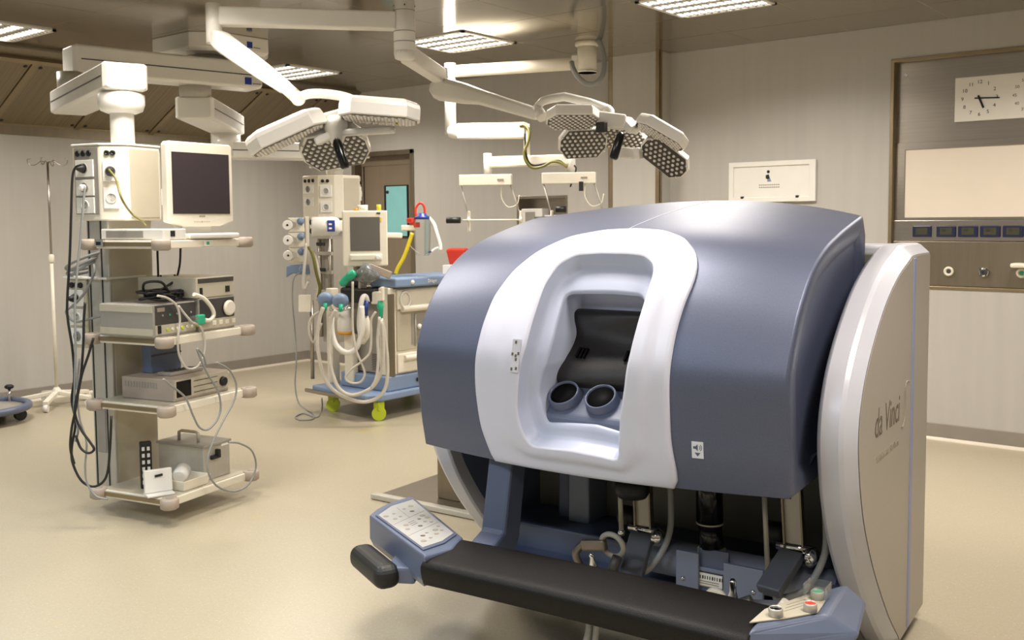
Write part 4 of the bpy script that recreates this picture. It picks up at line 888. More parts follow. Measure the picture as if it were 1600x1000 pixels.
# shelf 1: metal case, power strip, small stand, tray with cup
a, b = FT.onx(319, 750, -.07), FT.onx(358, 738, -.07)
mc = on_shelf('metal_case', 'brushed metal case with a top handle on the lowest tower shelf', 'case', 0, 0, .141)
zc = FT.onx(319, 697, -.07).z - .141
MB().box(-.40, -.07, a.y, b.y + .01, 0, zc).build('body', ALU, mc, .004)
MB().box(-.41, -.06, a.y - .006, b.y + .016, zc - .012, zc + .002).build('lid', GREYP, mc, .003)
ym = a.y + .06
MB().tubes([(-.30, ym, zc), (-.30, ym, zc + .05), (-.28, ym, zc + .058), (-.18, ym, zc + .058), (-.16, ym, zc + .05), (-.16, ym, zc)], .009, 8).build('handle', ALU, mc)
MB().bar((-.068, a.y + .05, zc * .62), (-.068, a.y + .12, zc * .62), .03, .022).bar((-.06, a.y + .10, zc * .62), (-.06, a.y + .10, zc * .82), .03, .022).build('latch', BLACK, mc, .004)
MB().box(-.071, -.066, b.y - .06, b.y, zc * .86, zc * .93).build('name_tape', PAPER, mc)
ps = on_shelf('power_strip', 'black power strip with white sockets leaning upright on the lowest shelf', 'power strip', -.27, .14, .141, -40)
MB().box(-.02, .02, -.03, .03, 0, .25).build('body', BLACK, ps, .006)
for k in range(6):
    for s in (-1, 1): MB().box(.019, .023, s * .013 - .007, s * .013 + .007, .025 + k * .036, .045 + k * .036).build('socket_hole', WHITE, ps)
a = FT.onx(228, 765, -.10)
sm = on_shelf('small_white_stand', 'small white sign stand with printed face at the shelf corner', 'stand', -.12, .075, .141, -30)
MB().box(-.03, .06, -.07, .07, 0, .012).build('foot', WHITE, sm, .004)
MB().bar((.0, 0, .012), (-.01, 0, .13), .14, .03, up=(1, 0, 0)).build('sign_block', WHITE, sm, .004)
MB().bar((.017, -.02, .10), (.015, .02, .103), .003, .012).build('printed_word', INKB, sm)
tr = on_shelf('white_tray', 'shallow cream tray beside the metal case on the lowest shelf', 'tray', -.115, .25, .141, 0)
MB().rings([[Vector((x * k, y * k, z)) for x, y in ((-.10, -.10), (.10, -.10), (.10, .10), (-.10, .10))] for k, z in ((.88, 0), (1, .055), (.94, .055), (.84, .008))], True, True, True, False).build('dish', CREAM, tr, .003)
cu = on_shelf('white_cup', 'white plastic cup lying in the cream tray', 'cup', -.13, .25, .155, 30)
MB().lathe((-.0, -.05, .045), [(.03, 0), (.04, .02), (.044, .09), (.040, .09), (.034, .02), (.001, .012)], 24, ax=(0, 1, .15)).build('cup_body', WHITEG, cu)
# cables of the tower (each its own thing)
def cable_thing(name, label, L, r, m, group=None):
    return tag(MB().cable(L, r, 7).build(name, m), label, 'cable', group)
tc5 = lambda L, d: [at(x, y, d) for x, y in L]
cable_thing('power_cable', 'long black cable from the socket head down past the tower column', tc5([(128, 257), (118, 262), (113, 280), (111, 340), (109, 400), (105, 470), (106, 500), (113, 545), (116, 590), (112, 625), (118, 660), (112, 700), (114, 725), (128, 752), (148, 760), (166, 745), (172, 700), (174, 650)], 5.02), .0065, CABLEB)
cable_thing('power_cable', 'black cable from the lower socket box crossing to the column foot', tc5([(133, 472), (131, 500), (130, 540), (126, 590), (120, 620), (117, 645), (126, 670), (140, 690), (147, 702), (138, 708), (126, 700), (118, 680)], 4.98), .0065, CABLEB)
cable_thing('power_cable', 'black cable slanting from the third shelf to the cable bunch', tc5([(146, 528), (138, 555), (128, 585), (122, 615), (118, 640), (112, 670), (110, 700), (116, 725)], 4.96), .0065, CABLEB)
cable_thing('data_cable', 'pale grey cable from the white plug hanging beside the column', tc5([(133, 290), (130, 320), (126, 370), (121, 420), (117, 480), (118, 540), (117, 600), (116, 640), (122, 670), (118, 690)], 5.0), .006, CABLEG)
cable_thing('data_cable', 'grey cable trailing from the bunch to the bottom shelf bumper', tc5([(124, 560), (121, 600), (124, 650), (135, 690), (133, 730), (136, 755), (150, 775), (168, 780)], 5.0), .005, CABLEG)
cable_thing('monitor_cable', 'olive cable from the socket head down to the flat power box', [FT.wor(FT.ony(170, 265, .05)), FT.wor(FT.ony(181, 280, .04)), FT.wor(FT.ony(190, 310, .0)), FT.wor(FT.onx(205, 333, -.28)), FT.wor(FT.onx(222, 345, -.22)), FT.wor(FT.onx(228, 351, -.24))], .006, CABLEY)
cable_thing('monitor_cable', 'black lead behind the tower from top shelf down to the control unit', [P3(-.30, .30, 1.412), P3(-.30, .30, 1.30), P3(-.32, .32, 1.2), P3(-.32, .34, e_.z + .007)], .006, CABLEB)
cable_thing('monitor_cable', 'second black lead hanging from top shelf to the control unit', [P3(-.26, .43, 1.412), P3(-.27, .43, 1.32), P3(-.29, .42, 1.24), P3(-.29, .41, e_.z + .007)], .006, CABLEB)
random.seed(5)
L = []
for k in range(40):
    a_ = k * .55; L.append(P3(-.70 + .13 * math.cos(a_) + .02 * math.sin(k), .20 + .09 * math.sin(a_), 1.28 + .0022 * k + .05 * math.cos(a_)))
cable_thing('blue_grey_coil', 'coiled blue-grey cable hung on the lower socket box lid', L, .008, CABLEG)
cable_thing('data_cable', 'grey cable looping from the coil to the back of the processor', [P3(-.60, .14, 1.33), P3(-.56, .10, 1.28), P3(-.60, .07, 1.18), P3(-.70, .08, 1.11), P3(-.78, .10, 1.07), P3(-.70, .09, 1.02), P3(-.55, .10, 1.05), P3(-.43, .14, 1.07), P3(-.40, .18, 1.06)], .007, CABLEG)
cable_thing('recorder_lead', 'thin grey lead drooping in a loop under the second shelf front', [FT.wor(FT.onx(x, y, .035)) for x, y in ((255, 592), (272, 606), (290, 622), (302, 650), (312, 668), (325, 671), (340, 655), (345, 635), (340, 610), (325, 585), (314, 562), (308, 545), (318, 556), (322, 570))], .0055, CABLEG)
cable_thing('recorder_lead', 'long thin grey lead looping down to the metal case front', [FT.wor(FT.onx(x, y, .065)) for x, y in ((338, 566), (358, 578), (369, 600), (366, 625), (350, 655), (335, 685), (325, 715), (326, 740), (340, 760), (365, 768), (388, 757), (400, 730), (394, 705), (375, 693), (357, 691))], .0055, CABLEG)
# white ceiling housing that carries both supply arms
cm = thing('ceiling_housing', 'white ceiling housing with a blue square mark that carries the supply arms', 'ceiling mount', (2.27, -2.74, RZ))
oc = [(-.38, -.20), (-.22, -.34), (.24, -.34), (.38, -.20), (.40, .22), (.24, .34), (-.22, .34), (-.38, .20)]
hb = MB().rings([[Vector((x * k, y * k, z)) for x, y in oc] for k, z in ((1, 0), (1.0, -.105), (.93, -.125))], True, True, True, False).build('housing', WHITEG, cm, .006)
MB().cyl((.05, -.05, -.19), (.05, -.05, -.12), .16, n=32).build('bearing', ALU, cm)
x = Vector((oc[4][0] - oc[3][0], oc[4][1] - oc[3][1], 0)); logo_at(hb, Vector((.392, .06, -.06)), x, .045)
# ------------------------------------------------------------------ second supply unit: arm and socket head of the anaesthesia side
s2 = thing('supply_unit', 'ceiling supply arm with a socket head behind the anaesthesia machine', 'supply unit', (0, 0, 0))
K0 = at(306, 170, 7.05); K1 = at(352, 195, 8.15); K0.z = K1.z = 2.365
arm_beam(K0, K1, .27, .165, 'middle_arm', s2, .06, .14)
MB().cyl((K0.x, K0.y, 2.44), (K0.x, K0.y, 2.53), .11, n=28).build('arm_joint', ALU, s2)
MB().cyl((K1.x, K1.y, 2.10), (K1.x, K1.y, 2.30), .12, n=28).build('elbow', WHITEG, s2)
K2 = Vector((K1.x, K1.y, 2.145)); K3 = at(522, 238, 8.5); K3.z = 2.145
arm_beam(K2, K3, .22, .14, 'lower_arm', s2, .10, .06)
MB().lathe((K3.x, K3.y, 1.95), [(.07, 0), (.075, .05), (.11, .06), (.125, .10), (.125, .16)], 28).build('knuckle', WHITE, s2)
a13 = math.radians(-4)
def hp(q, p, z): return Vector((K3.x + q * math.cos(a13) - p * math.sin(a13), K3.y + q * math.sin(a13) + p * math.cos(a13), z))
h2q = [(-.19, -.20), (.03, -.20), (.15, -.12), (.19, -.06), (.19, .12), (.08, .22), (-.16, .22), (-.24, .12), (-.24, -.12)]
h2w = [hp(a, b, 1.58) for a, b in h2q]
hd2 = MB().prism(h2w, (0, 0, .365)).build('socket_head', CREAM, s2, .008)
w2 = [(v.x, v.y) for v in h2w]
ports(hd2, w2[0], w2[1], (.2, .45, .7), 1.90, .013); ports(hd2, w2[1], w2[2], (.3, .6), 1.895, .012); ports(hd2, w2[4], w2[5], (.3, .6), 1.885, .012)
for z0, z1 in ((1.79, 1.87), (1.68, 1.76)): socket(hd2, w2[0], w2[1], .08, .75, z0, z1, 1)
for z0, z1 in ((1.76, 1.86), (1.63, 1.72)): socket(hd2, w2[1], w2[2], .15, .85, z0, z1, 0)
socket(hd2, w2[4], w2[5], .15, .85, 1.73, 1.85, 0)
plate_on(hd2, lerp2(w2[3], w2[4], .05), lerp2(w2[3], w2[4], .95), 1.6, 1.92, CREAMG, 'side_cover', .004)
for dq in (-.10, .04): MB().cyl(hp(dq, -.10, .55), hp(dq, -.10, 1.58), .018, n=12).build('equipment_rail', STEEL, s2)
for z in (.95, 1.12, 1.28, 1.42): MB().bar(hp(-.16, -.12, z), hp(.10, -.12, z), .02, .03).build('cross_rail', ALU, s2)
MB().box(K3.x - .13, K3.x + .03, K3.y - .06, K3.y + .10, .50, 1.58).build('column', ALU, s2, .005)
for z in (1.14, 1.36): MB().bar(hp(-.06, -.15, z), hp(.03, -.15, z), .035, .03).build('rail_clamp', BLACK, s2, .005)

# ------------------------------------------------------------------ surgical lamps on a shared ceiling column
LC = at(632, 50, 5.75)
lc = thing('lamp_column', 'white cylindrical ceiling column carrying two surgical lamp arms', 'lamp column', (LC.x, LC.y, RZ))
zb = at(632, 93, 5.75).z - RZ
MB().cyl((0, 0, zb + .03), (0, 0, -.001), .063, n=36).build('post', WHITE, lc)
MB().lathe((0, 0, zb), [(.045, 0), (.058, .006), (.063, .03), (.063, .05)], 36).build('end_cap', WHITE, lc)
MB().lathe((0, 0, -.035), [(.066, 0), (.12, .02), (.13, .034)], 36).build('flange', WHITE, lc)
za = at(632, 34, 5.75).z - RZ
for dz in (za + .06, za - .06, zb + .10): MB().cyl((0, 0, dz - .002), (0, 0, dz + .002), .0642, n=36).build('seam_ring', GREYP, lc)
for k in range(5):
    a = k * 1.25 - 2; MB().sph((.064 * math.cos(a), .064 * math.sin(a), za + .085), .005, 8).build('grub_screw', DARKG, lc)
lensd = MB().lathe((0, 0, 0), [(.0135, 0), (.0125, .006), (.008, .011), (.001, .013)], 7)
def petal(parent, c, lax, nrm, L_, W_, th=.085, name='lamp_petal'):
    n = Vector(nrm).normalized(); x = Vector(lax); x = (x - n * x.dot(n)).normalized(); y = n.cross(x); c = Vector(c)
    hx = [(-.5, -.16), (-.34, -.5), (.34, -.5), (.5, -.16), (.5, .16), (.34, .5), (-.34, .5), (-.5, .16)]
    def ring(k, h): return [c + x * (a * L_ * k) + y * (b * W_ * k) + n * h for a, b in hx]
    o = MB().rings([ring(.55, -th * 1.1), ring(.88, -th), ring(.975, -th * .85), ring(1.0, -th * .6), ring(1.0, 0), ring(.95, .004)], True, True, True, False).build(name, WHITEG, parent, .004)
    MB().rings([ring(.93, .003), ring(.93, .006)], True, True, True, False).build('lens_plate', LENSB, o)
    m = MB(); s = .033; nx = int(L_ / s); ny = int(W_ / (s * .87))
    for i in range(-nx, nx + 1):
        for j in range(-ny, ny + 1):
            u, v = (i + .5 * (j % 2)) * s, j * s * .87
            au, av = abs(u) / (L_ * .45), abs(v) / (W_ * .45)
            if au > .98 or av > .96 or au * .62 + av * .5 > .93: continue
            b = c + x * u + y * v + n * .006
            R = [[b + (x * math.cos(6.2832 * k / 6) + y * math.sin(6.2832 * k / 6)) * r + n * h for k in range(6)] for r, h in ((.0105, 0), (.009, .004), (.004, .007))]
            m.rings(R, False, True, True, True)
    l = m.build('lens_array', LED, o); l['kind'] = 'stuff'
    return o
def cv(a, b, c): return RT * a + UP * b - FW * c          # a direction named by right / up / towards the viewer
# lamp A
la_ = thing('surgical_lamp', 'surgical lamp on a lit sloping spring arm above the anaesthesia machine', 'surgical lamp', (0, 0, 0))
P1 = Vector((LC.x, LC.y, za + RZ)); P2 = at(334, 30, 5.56); P2.z = P1.z
t_ = (P2 - P1).normalized()
MB().bar(P1 + t_ * .05, P2 - t_ * .03, .085, .105).build('horizontal_arm', WHITE, la_, .012, 3)
MB().cyl((P2.x, P2.y, P2.z - .15), (P2.x, P2.y, P2.z + .07), .045, n=28).build('elbow_post', WHITEG, la_)
S0 = Vector((P2.x, P2.y, P2.z - .11)); S1 = at(446, 137, 5.02)
R = []
tt = (S1 - S0).normalized(); sd = tt.cross(Vector((0, 0, 1))).normalized(); uu = sd.cross(tt)
for u, w_, h_ in ((0, .07, .085), (.12, .085, .11), (.7, .08, .085), (1.0, .06, .065)):
    R.append([S0.lerp(S1, u) + sd * (w_ / 2 * i) + uu * (h_ / 2 * j) for i, j in ((-1, -.7), (-.7, -1), (.7, -1), (1, -.7), (1, .7), (.7, 1), (-.7, 1), (-1, .7))])
MB().rings(R, True, True, True, True).build('spring_arm', WHITEG, la_, .006)
J0, J1 = at(440, 131, 5.04), at(466, 154, 4.96)
MB().cyl(J0, J1, .034, n=22).build('arm_knuckle', WHITE, la_); MB().sph(J1, .037, 18).build('knuckle_cap', WHITE, la_)
MB().cable([at(466, 153, 4.96), at(483, 147, 4.95), at(510, 147, 4.93), at(540, 152, 4.9), at(562, 162, 4.88), at(577, 176, 4.86)], .024, 14, 8).build('yoke', WHITE, la_)
Hc = at(525, 198, 4.85)
hub = MB().lathe(Hc, [(.055, .04), (.06, .0), (.05, -.04), (.03, -.085), (.022, -.09)], 24, ax=(cv(-.1, .95, -.2))).build('hub', WHITEG, la_)
MB().bar(at(505, 187, 4.86), at(560, 172, 4.86), .10, .05).build('hub_bridge', WHITEG, la_, .01)
MB().bar(at(520, 210, 4.83), at(493, 222, 4.84), .05, .04).bar(at(530, 208, 4.83), at(612, 203, 4.8), .04, .035).build('bracket_arm', WHITE, la_, .01)
MB().tubes([at(609, 204, 4.8), at(617, 203, 4.8)], .018, 12).build('bracket_end', WHITEG, la_)
MB().cable([at(613, 185, 4.83), at(618, 190, 4.82), at(621, 195, 4.81)], .006, 6).build('yellow_lead', YELLOW, la_)
petal(la_, at(453, 218, 4.80), RT * .87 + UP * .45 + FW * .12, cv(.42, -.90, -.11), .40, .33)
petal(la_, at(593, 186, 4.78), RT * .99 + UP * .03 + FW * .1, cv(-.06, -.99, -.03), .39, .32)
petal(la_, at(524, 236, 4.98), RT * .97 + UP * .17, cv(.15, -.86, .47), .345, .29, .07)
hl = MB().tubes([at(526, 218, 4.78), at(527, 224, 4.78), at(539, 260, 4.76), at(540, 263, 4.76)], [.016, .024, .023, .016], 16).build('sterile_handle', BLACKG, la_)
MB().cyl(at(525.5, 216, 4.78), at(526.5, 221, 4.78), .010, n=12).build('handle_stub', CHROME, hl)
# lamp B
lb_ = thing('surgical_lamp', 'surgical lamp with five lens petals hanging in front of the pillar', 'surgical lamp', (0, 0, 0))
Q1 = Vector((LC.x, LC.y, at(640, 82, 5.75).z)); Q2 = at(690, 113, 6.68); Q2.z = Q1.z - .01
t_ = (Q2 - Q1).normalized()
MB().bar(Q1 + t_ * .05, Q2 - t_ * .03, .085, .10).build('horizontal_arm', WHITE, lb_, .012, 3)
MB().cyl((Q2.x, Q2.y, Q2.z - .12), (Q2.x, Q2.y, Q2.z + .06), .045, n=24).build('elbow_post', WHITE, lb_)
G0, G1, G2 = at(694, 140, 6.62), at(752, 152, 6.42), at(838, 178, 6.05)
R = []
for p, w_, h_ in ((G0 + (G0 - G1) * .28, .09, .07), (G0 + (G0 - G1) * .15, .11, .135), (G0, .11, .155), (G0.lerp(G1, .5), .10, .135), (G1, .085, .095), (G2, .065, .075)):
    tt = (G2 - G0).normalized(); sd = tt.cross(Vector((0, 0, 1))).normalized(); uu = sd.cross(tt)
    R.append([p + sd * (w_ / 2 * i) + uu * (h_ / 2 * j) for i, j in ((-1, -.6), (-.6, -1), (.6, -1), (1, -.6), (1, .6), (.6, 1), (-.6, 1), (-1, .6))])
MB().rings(R, True, True, True, True).build('spring_arm', WHITE, lb_, .006)
MB().cyl(at(838, 168, 6.05), at(848, 184, 6.0), .034, n=20).build('arm_knuckle', WHITE, lb_)
MB().tubes([at(840, 166, 6.04), at(848, 158, 6.02), at(862, 154, 6.0), at(882, 151, 5.98), at(920, 160, 5.93), at(952, 171, 5.9)], [.022, .026, .027, .027, .027, .026], 16).build('yoke', WHITE, lb_)
MB().lathe(at(951, 180, 5.86), [(.03, -.03), (.036, 0), (.034, .03), (.02, .05), (.008, .056)], 18, ax=cv(0, 1, 0)).build('yoke_cap', WHITE, lb_)
MB().bar(at(934, 186, 5.9), at(978, 192, 5.88), .17, .085).build('hub', WHITEG, lb_, .015, 3)
MB().bar(at(975, 186, 5.88), at(992, 205, 5.84), .12, .05).build('hub_wing', WHITEG, lb_, .01)
petal(lb_, at(895, 190, 5.86), RT * .99 + UP * .04, cv(0, -.98, .17), .32, .27, .065)
petal(lb_, at(911, 225, 6.05), RT * .98 - UP * .02, cv(.10, -.70, .70), .30, .22, .05)
petal(lb_, at(968, 217, 6.06), RT * .97 - UP * .2, cv(-.1, -.85, .42), .33, .22, .05)
petal(lb_, at(1030, 213, 5.78), RT * .85 - UP * .52, cv(-.5, -.86, -.02), .33, .28, .065)
petal(lb_, at(1038, 247, 5.92), RT * .80 - UP * .55 + FW * .1, cv(-.42, -.62, .66), .32, .19, .05)
MB().bar(at(955, 236, 6.0), at(1000, 241, 5.98), .05, .065).build('cross_bracket', WHITE, lb_, .008)
MB().bar(at(996, 231, 5.95), at(998, 249, 5.95), .05, .04).build('bracket_end', WHITEG, lb_, .008)
hl = MB().tubes([at(971, 207, 5.78), at(969, 213, 5.78), at(959, 246, 5.77), at(958, 249, 5.77)], [.018, .026, .026, .018], 16).build('sterile_handle', BLACKG, lb_)
MB().box(-.03, .03, -.02, .02, -.03, .03, Matrix.Translation(at(940, 199, 5.8))).build('handle_lock', BLACK, lb_, .004)
# ------------------------------------------------------------------ monitor arm from its own ceiling post
ma = thing('ceiling_monitor_mount', 'white tubular ceiling arm carrying two empty monitor holders', 'monitor mount', (0, 0, 0))
MPx, MPy = 4.38, -.88
MB().cyl((MPx, MPy, 2.66), (MPx, MPy, RZ - .001), .073, n=32).build('ceiling_post', CREAM, ma)
MB().lathe((MPx, MPy, 2.855), [(.075, 0), (.092, .008), (.092, .034)], 32).build('post_flange', CREAM, ma)
MB().cyl((MPx, MPy, 2.60 + .06), (MPx, MPy, 2.675), .076, n=32).build('post_rim', WHITE, ma)
T0 = Vector((MPx, MPy, 2.735)); T1 = at(703, 116, 7.85); T1.z = 2.735
MB().tubes([T0, T0.lerp(T1, .06), T0.lerp(T1, .94), T1], [.042, .048, .048, .045], 24).build('swing_tube', CREAM, ma)
MB().bar(T0.lerp(T1, .05) , T0.lerp(T1, .10), .09, .12).build('tube_clamp', WHITE, ma, .01)
ep = MB().cyl((T1.x, T1.y, at(700, 210, 7.85).z), (T1.x, T1.y, 2.80), .046, n=24).build('drop_tube', WHITEG, ma)
zb_ = at(700, 205, 7.85).z
A0, A1_ = Vector((T1.x, T1.y, zb_)), at(823, 207, 7.62); A1_.z = zb_ - .02
MB().tubes([A0 - (A1_ - A0) * .03, A0, A0.lerp(A1_, .12)], [.03, .055, .06], 20).build('elbow', WHITEG, ma)
MB().bar(A0.lerp(A1_, .1), A1_, .075, .125).build('box_arm', CREAM, ma, .015, 3)
MB().cyl((A1_.x, A1_.y, at(823, 258, 7.62).z), (A1_.x, A1_.y, A1_.z + .05), .024, n=18).build('hanger_tube', CREAM, ma)
B0, B1_ = at(762, 254, 7.75), at(893, 249, 7.5); B1_.z = B0.z = (B0.z + B1_.z) / 2
MB().bar(B0, B1_, .06, .085).build('cross_bar', CREAM, ma, .012)
for p, dz in ((B0, -.12), (B1_, -.10)): MB().cyl((p.x, p.y, p.z + dz), (p.x, p.y, p.z + .07), .032, n=18).build('hinge_post', WHITE, ma)
def holder(x0, x1, y, dep, hx, hy):
    h = bpy.data.objects.new('monitor_holder', None); COL.objects.link(h); h.parent = ma
    a, b = at(x0, y, dep), at(x1, y - 5, dep - .08); b.z = a.z
    t = (b - a).normalized()
    MB().bar(a, b, .05, .085).build('holder_bar', CREAM, h, .006)
    MB().bar(a.lerp(b, .72) - FW * .028, a.lerp(b, .84) - FW * .028, .004, .012).build('maker_mark', INKL, h)
    for u, o in ((.03, .06), (.97, .08)):
        p = a.lerp(b, u) + Vector((0, 0, -.04))
        MB().cyl(p, p + t * o + Vector((0, 0, -.25)), .006, n=8).build('holder_rod', ALU, h)
        MB().lathe(p + t * o + Vector((0, 0, -.27)), [(.018, -.012), (.03, 0), (.018, .012)], 14, ax=t).build('rod_joint', CREAM, h)
        MB().bar(p + t * o + Vector((0, 0, -.20)), p + t * o + Vector((0, 0, -.36)), .022, .02).build('rod_tail', CREAM, h, .004)
    q = a.lerp(b, .03) + t * .06 + Vector((0, 0, -.31))
    MB().cyl(q - t * (.16 + hx), q - t * (.05 + hx), .024, n=16).build('grip', BLACK, h)
    MB().cyl(q - t * .05, q + t * .40, .006, n=8).build('lower_rail', CREAM, h)
    s = a.lerp(b, .80) + Vector((0, 0, -.04))
    MB().cable([s, s + t * .0 + Vector((0, 0, -.10)), s + t * .05 + Vector((0, 0, -.17)), s + t * .12 + Vector((0, 0, -.15)), s + t * .14 + Vector((0, 0, -.08))], .005, 6).build('white_lead', CREAM, h)
    return h
holder(718, 800, 282, 7.7, .02, 0)
h2_ = holder(847, 931, 279, 7.45, -.03, 0)
q = at(872, 327, 7.4); MB().cyl(q - RT * .02, q + RT * .06, .024, n=16).build('grip', BLACK, h2_)
q = at(908, 290, 7.35); MB().box(-.012, .012, -.012, .012, -.04, .03, Matrix.Translation(q)).build('hook', BLACK, h2_)
MB().cable([at(812, 197, 7.6), at(820, 196, 7.58), at(827, 205, 7.55), at(825, 222, 7.54), at(819, 238, 7.54), at(822, 252, 7.54), at(832, 262, 7.54), at(848, 260, 7.52), at(862, 253, 7.5), at(875, 254, 7.48), at(886, 261, 7.46)], .011, 8).build('olive_cable', CABLEY, ma)
MB().cable([at(820, 205, 7.56), at(822, 240, 7.55), at(830, 257, 7.55), at(850, 256, 7.52), at(872, 251, 7.5), at(884, 259, 7.47)], .008, 7).build('black_cable', CABLEB, ma)
MB().cable([at(897, 258, 7.4), at(900, 264, 7.4), at(896, 278, 7.4), at(891, 292, 7.4)], .006, 6).build('black_strap', CABLEB, ma)
MB().cable([at(893, 97, 7.32), at(895, 106, 7.3), at(903, 120, 7.28), at(917, 131, 7.28), at(932, 129, 7.28), at(942, 116, 7.3), at(944, 95, 7.34), at(941, 78, 7.36), at(937, 66, 7.38), at(934, 62, 7.4)], .020, 10).build('grey_hose', CABLEG, ma)
# ------------------------------------------------------------------ anaesthesia machine
an = thing('anaesthesia_machine', 'cream and blue anaesthesia machine on lime-green casters', 'anaesthesia machine', (2.75, -1.5, 0))
o_ = Vector((2.75, -1.5, 0))
def A(x, y, z): return Vector((x - 2.75, y + 1.5, z))
base = MB().prism([A(2.33, -1.90, .155), A(3.04, -1.97, .155), A(3.14, -1.88, .155), A(3.14, -.78, .155), A(2.33, -.78, .155)], (0, 0, .055)).build('base_plate', BLUE, an, .012)
MB().bar(A(2.27, -1.915, .165), A(3.04, -1.985, .165), .025, .03).build('bumper_bar', STEEL, an, .006)
MB().prism([A(2.55, -1.78, .21), A(3.10, -1.78, .21), A(3.12, -.80, .21), A(2.55, -.80, .21)], (0, 0, .12)).build('plinth', BLUE, an, .012)
MB().box(.352 + .0175, .3745, .02, .16, .26, .29).build('plinth_vent', BLACK, an)
for x, y in ((2.50, -1.82), (3.08, -1.86), (2.45, -.9), (3.06, -.9)):
    k = bpy.data.objects.new('caster', None); COL.objects.link(k); k.parent = an; k.location = A(x, y, 0)
    MB().cyl((-.012, .012, .055), (.018, -.02, .055), .055, n=24).build('wheel', LIME, k)
    MB().cyl((-.022, .03, .055), (-.013, .014, .055), .05, n=24).build('wheel_tyre', GREYP, k)
    MB().box(-.035, .03, -.03, .035, .075, .15).build('fork', LIME, k, .008)
body = MB().box(A(2.62, 0, 0).x, A(3.08, 0, 0).x, A(0, -1.70, 0).y, A(0, -.82, 0).y, .33, 1.02).build('cabinet', CREAM, an, .012)
MB().box(A(2.58, 0, 0).x, A(2.965, 0, 0).x, A(0, -1.716, 0).y, A(0, -1.70, 0).y, .34, .98).build('grey_front_panel', GREYP, an, .003)
for z in [.36 + .014 * i for i in range(10)]: MB().box(A(2.86, 0, 0).x, A(2.95, 0, 0).x, A(0, -1.719, 0).y, A(0, -1.715, 0).y, z, z + .005).build('vent_slot', DARKG, an)
MB().box(A(2.975, 0, 0).x, A(3.09, 0, 0).x, A(0, -1.75, 0).y, A(0, -1.69, 0).y, .33, 1.03).build('corner_pillar', CREAM, an, .012)
MB().prism([A(3.082, -1.752, .33), A(3.105, -1.73, .33), A(3.105, -1.70, .33), A(3.082, -1.70, .33)], (0, 0, .65)).build('pillar_slot', STEELD, an)
# drawers and handles on the long side
X = A(3.08, 0, 0).x
d1 = MB().box(X, X + .022, A(0, -1.66, 0).y, A(0, -.84, 0).y, .85, 1.01).build('upper_drawer', CREAM, an, .01)
MB().tubes([(X + .03, A(0, -1.58, 0).y + .055 * math.cos(a), .93 + .06 * math.sin(a)) for a in [6.283 * i / 24 for i in range(24)]], .009, 8, closed=True).build('oval_handle', WHITE, d1)
MB().cyl((X + .03, A(0, -1.62, 0).y, .855), (X + .03, A(0, -.9, 0).y, .855), .026, n=16).build('grip_rail', CREAM, d1)
n1 = MB().box(X - .004, X + .010, A(0, -1.66, 0).y, A(0, -.84, 0).y, .52, .84).build('middle_bay', CREAMG, an, .006)
MB().box(X + .009, X + .014, A(0, -1.50, 0).y, A(0, -1.20, 0).y, .56, .81).build('bay_window', GREYP, n1)
MB().sph((X + .025, A(0, -1.42, 0).y, .70), .022, 12).build('bay_knob', WHITEG, n1)
MB().cyl((X + .02, A(0, -1.46, 0).y, .55), (X + .02, A(0, -1.46, 0).y, .80), .007, n=8).build('flow_rod', ALU, n1)
d2_ = MB().box(X, X + .02, A(0, -1.66, 0).y, A(0, -.84, 0).y, .345, .50).build('lower_drawer', CREAM, an, .01)
MB().cyl((X + .03, A(0, -1.60, 0).y, .46), (X + .03, A(0, -.9, 0).y, .46), .022, n=14).build('grip_rail', CREAM, d2_)
tt_ = MB().prism([A(2.72, -1.60, 1.03), A(2.86, -1.72, 1.03), A(3.14, -1.72, 1.03), A(3.17, -1.60, 1.03), A(3.17, -.78, 1.03), A(2.72, -.78, 1.03)], (0, 0, .075)).build('worktop', BLUE, an, .014)
text('lettering', 'Dräger', PAPER, tt_, plane_matrix(A(3.1715, -1.33, 1.068), (0, 1, 0), (0, 0, 1)), .038)
MB().box(A(3.17, 0, 0).x, A(3.173, 0, 0).x, A(0, -1.02, 0).y, A(0, -.95, 0).y, 1.06, 1.075).build('model_mark', PAPER, tt_)
MB().sph(A(3.17, -1.56, 1.068), .018, 12).build('light_button', WHITEG, tt_)
MB().prism([A(2.34, -1.74, .2), A(2.41, -1.74, .2), A(2.41, -1.66, .2), A(2.34, -1.66, .2)], (0, 0, .80)).build('side_post', CREAM, an, .008)
# breathing block, canister, bag
MB().box(A(2.58, 0, 0).x, A(2.98, 0, 0).x, A(0, -1.80, 0).y, A(0, -1.62, 0).y, .90, 1.02).build('breathing_block', BLACK, an, .02)
MB().prism([A(2.56, -1.76, 1.02), A(2.70, -1.78, 1.02), A(2.72, -1.66, 1.02), A(2.58, -1.64, 1.02)], (0, 0, .07)).build('block_cover', DARKG, an, .02)
can = MB().lathe(A(2.66, -1.82, .66), [(.045, 0), (.062, .01), (.062, .09), (.05, .13), (.045, .22)], 28).build('absorber_canister', WHITE, an)
MB().lathe(A(2.66, -1.82, .645), [(.055, 0), (.064, .006), (.064, .02), (.058, .024)], 28).build('amber_ring', ORANGE, can)
MB().prism([A(2.62, -1.80, .25), A(2.72, -1.80, .25), A(2.72, -1.735, .25), A(2.62, -1.735, .25)], (0, 0, .395)).build('canister_dock', CREAM, an, .012)
MB().tubes([A(2.52, -1.84, .86), A(2.58, -1.90, .845), A(2.66, -1.93, .845), A(2.74, -1.92, .85), A(2.80, -1.88, .87)], .011, 10).build('chrome_loop', CHROME, an)
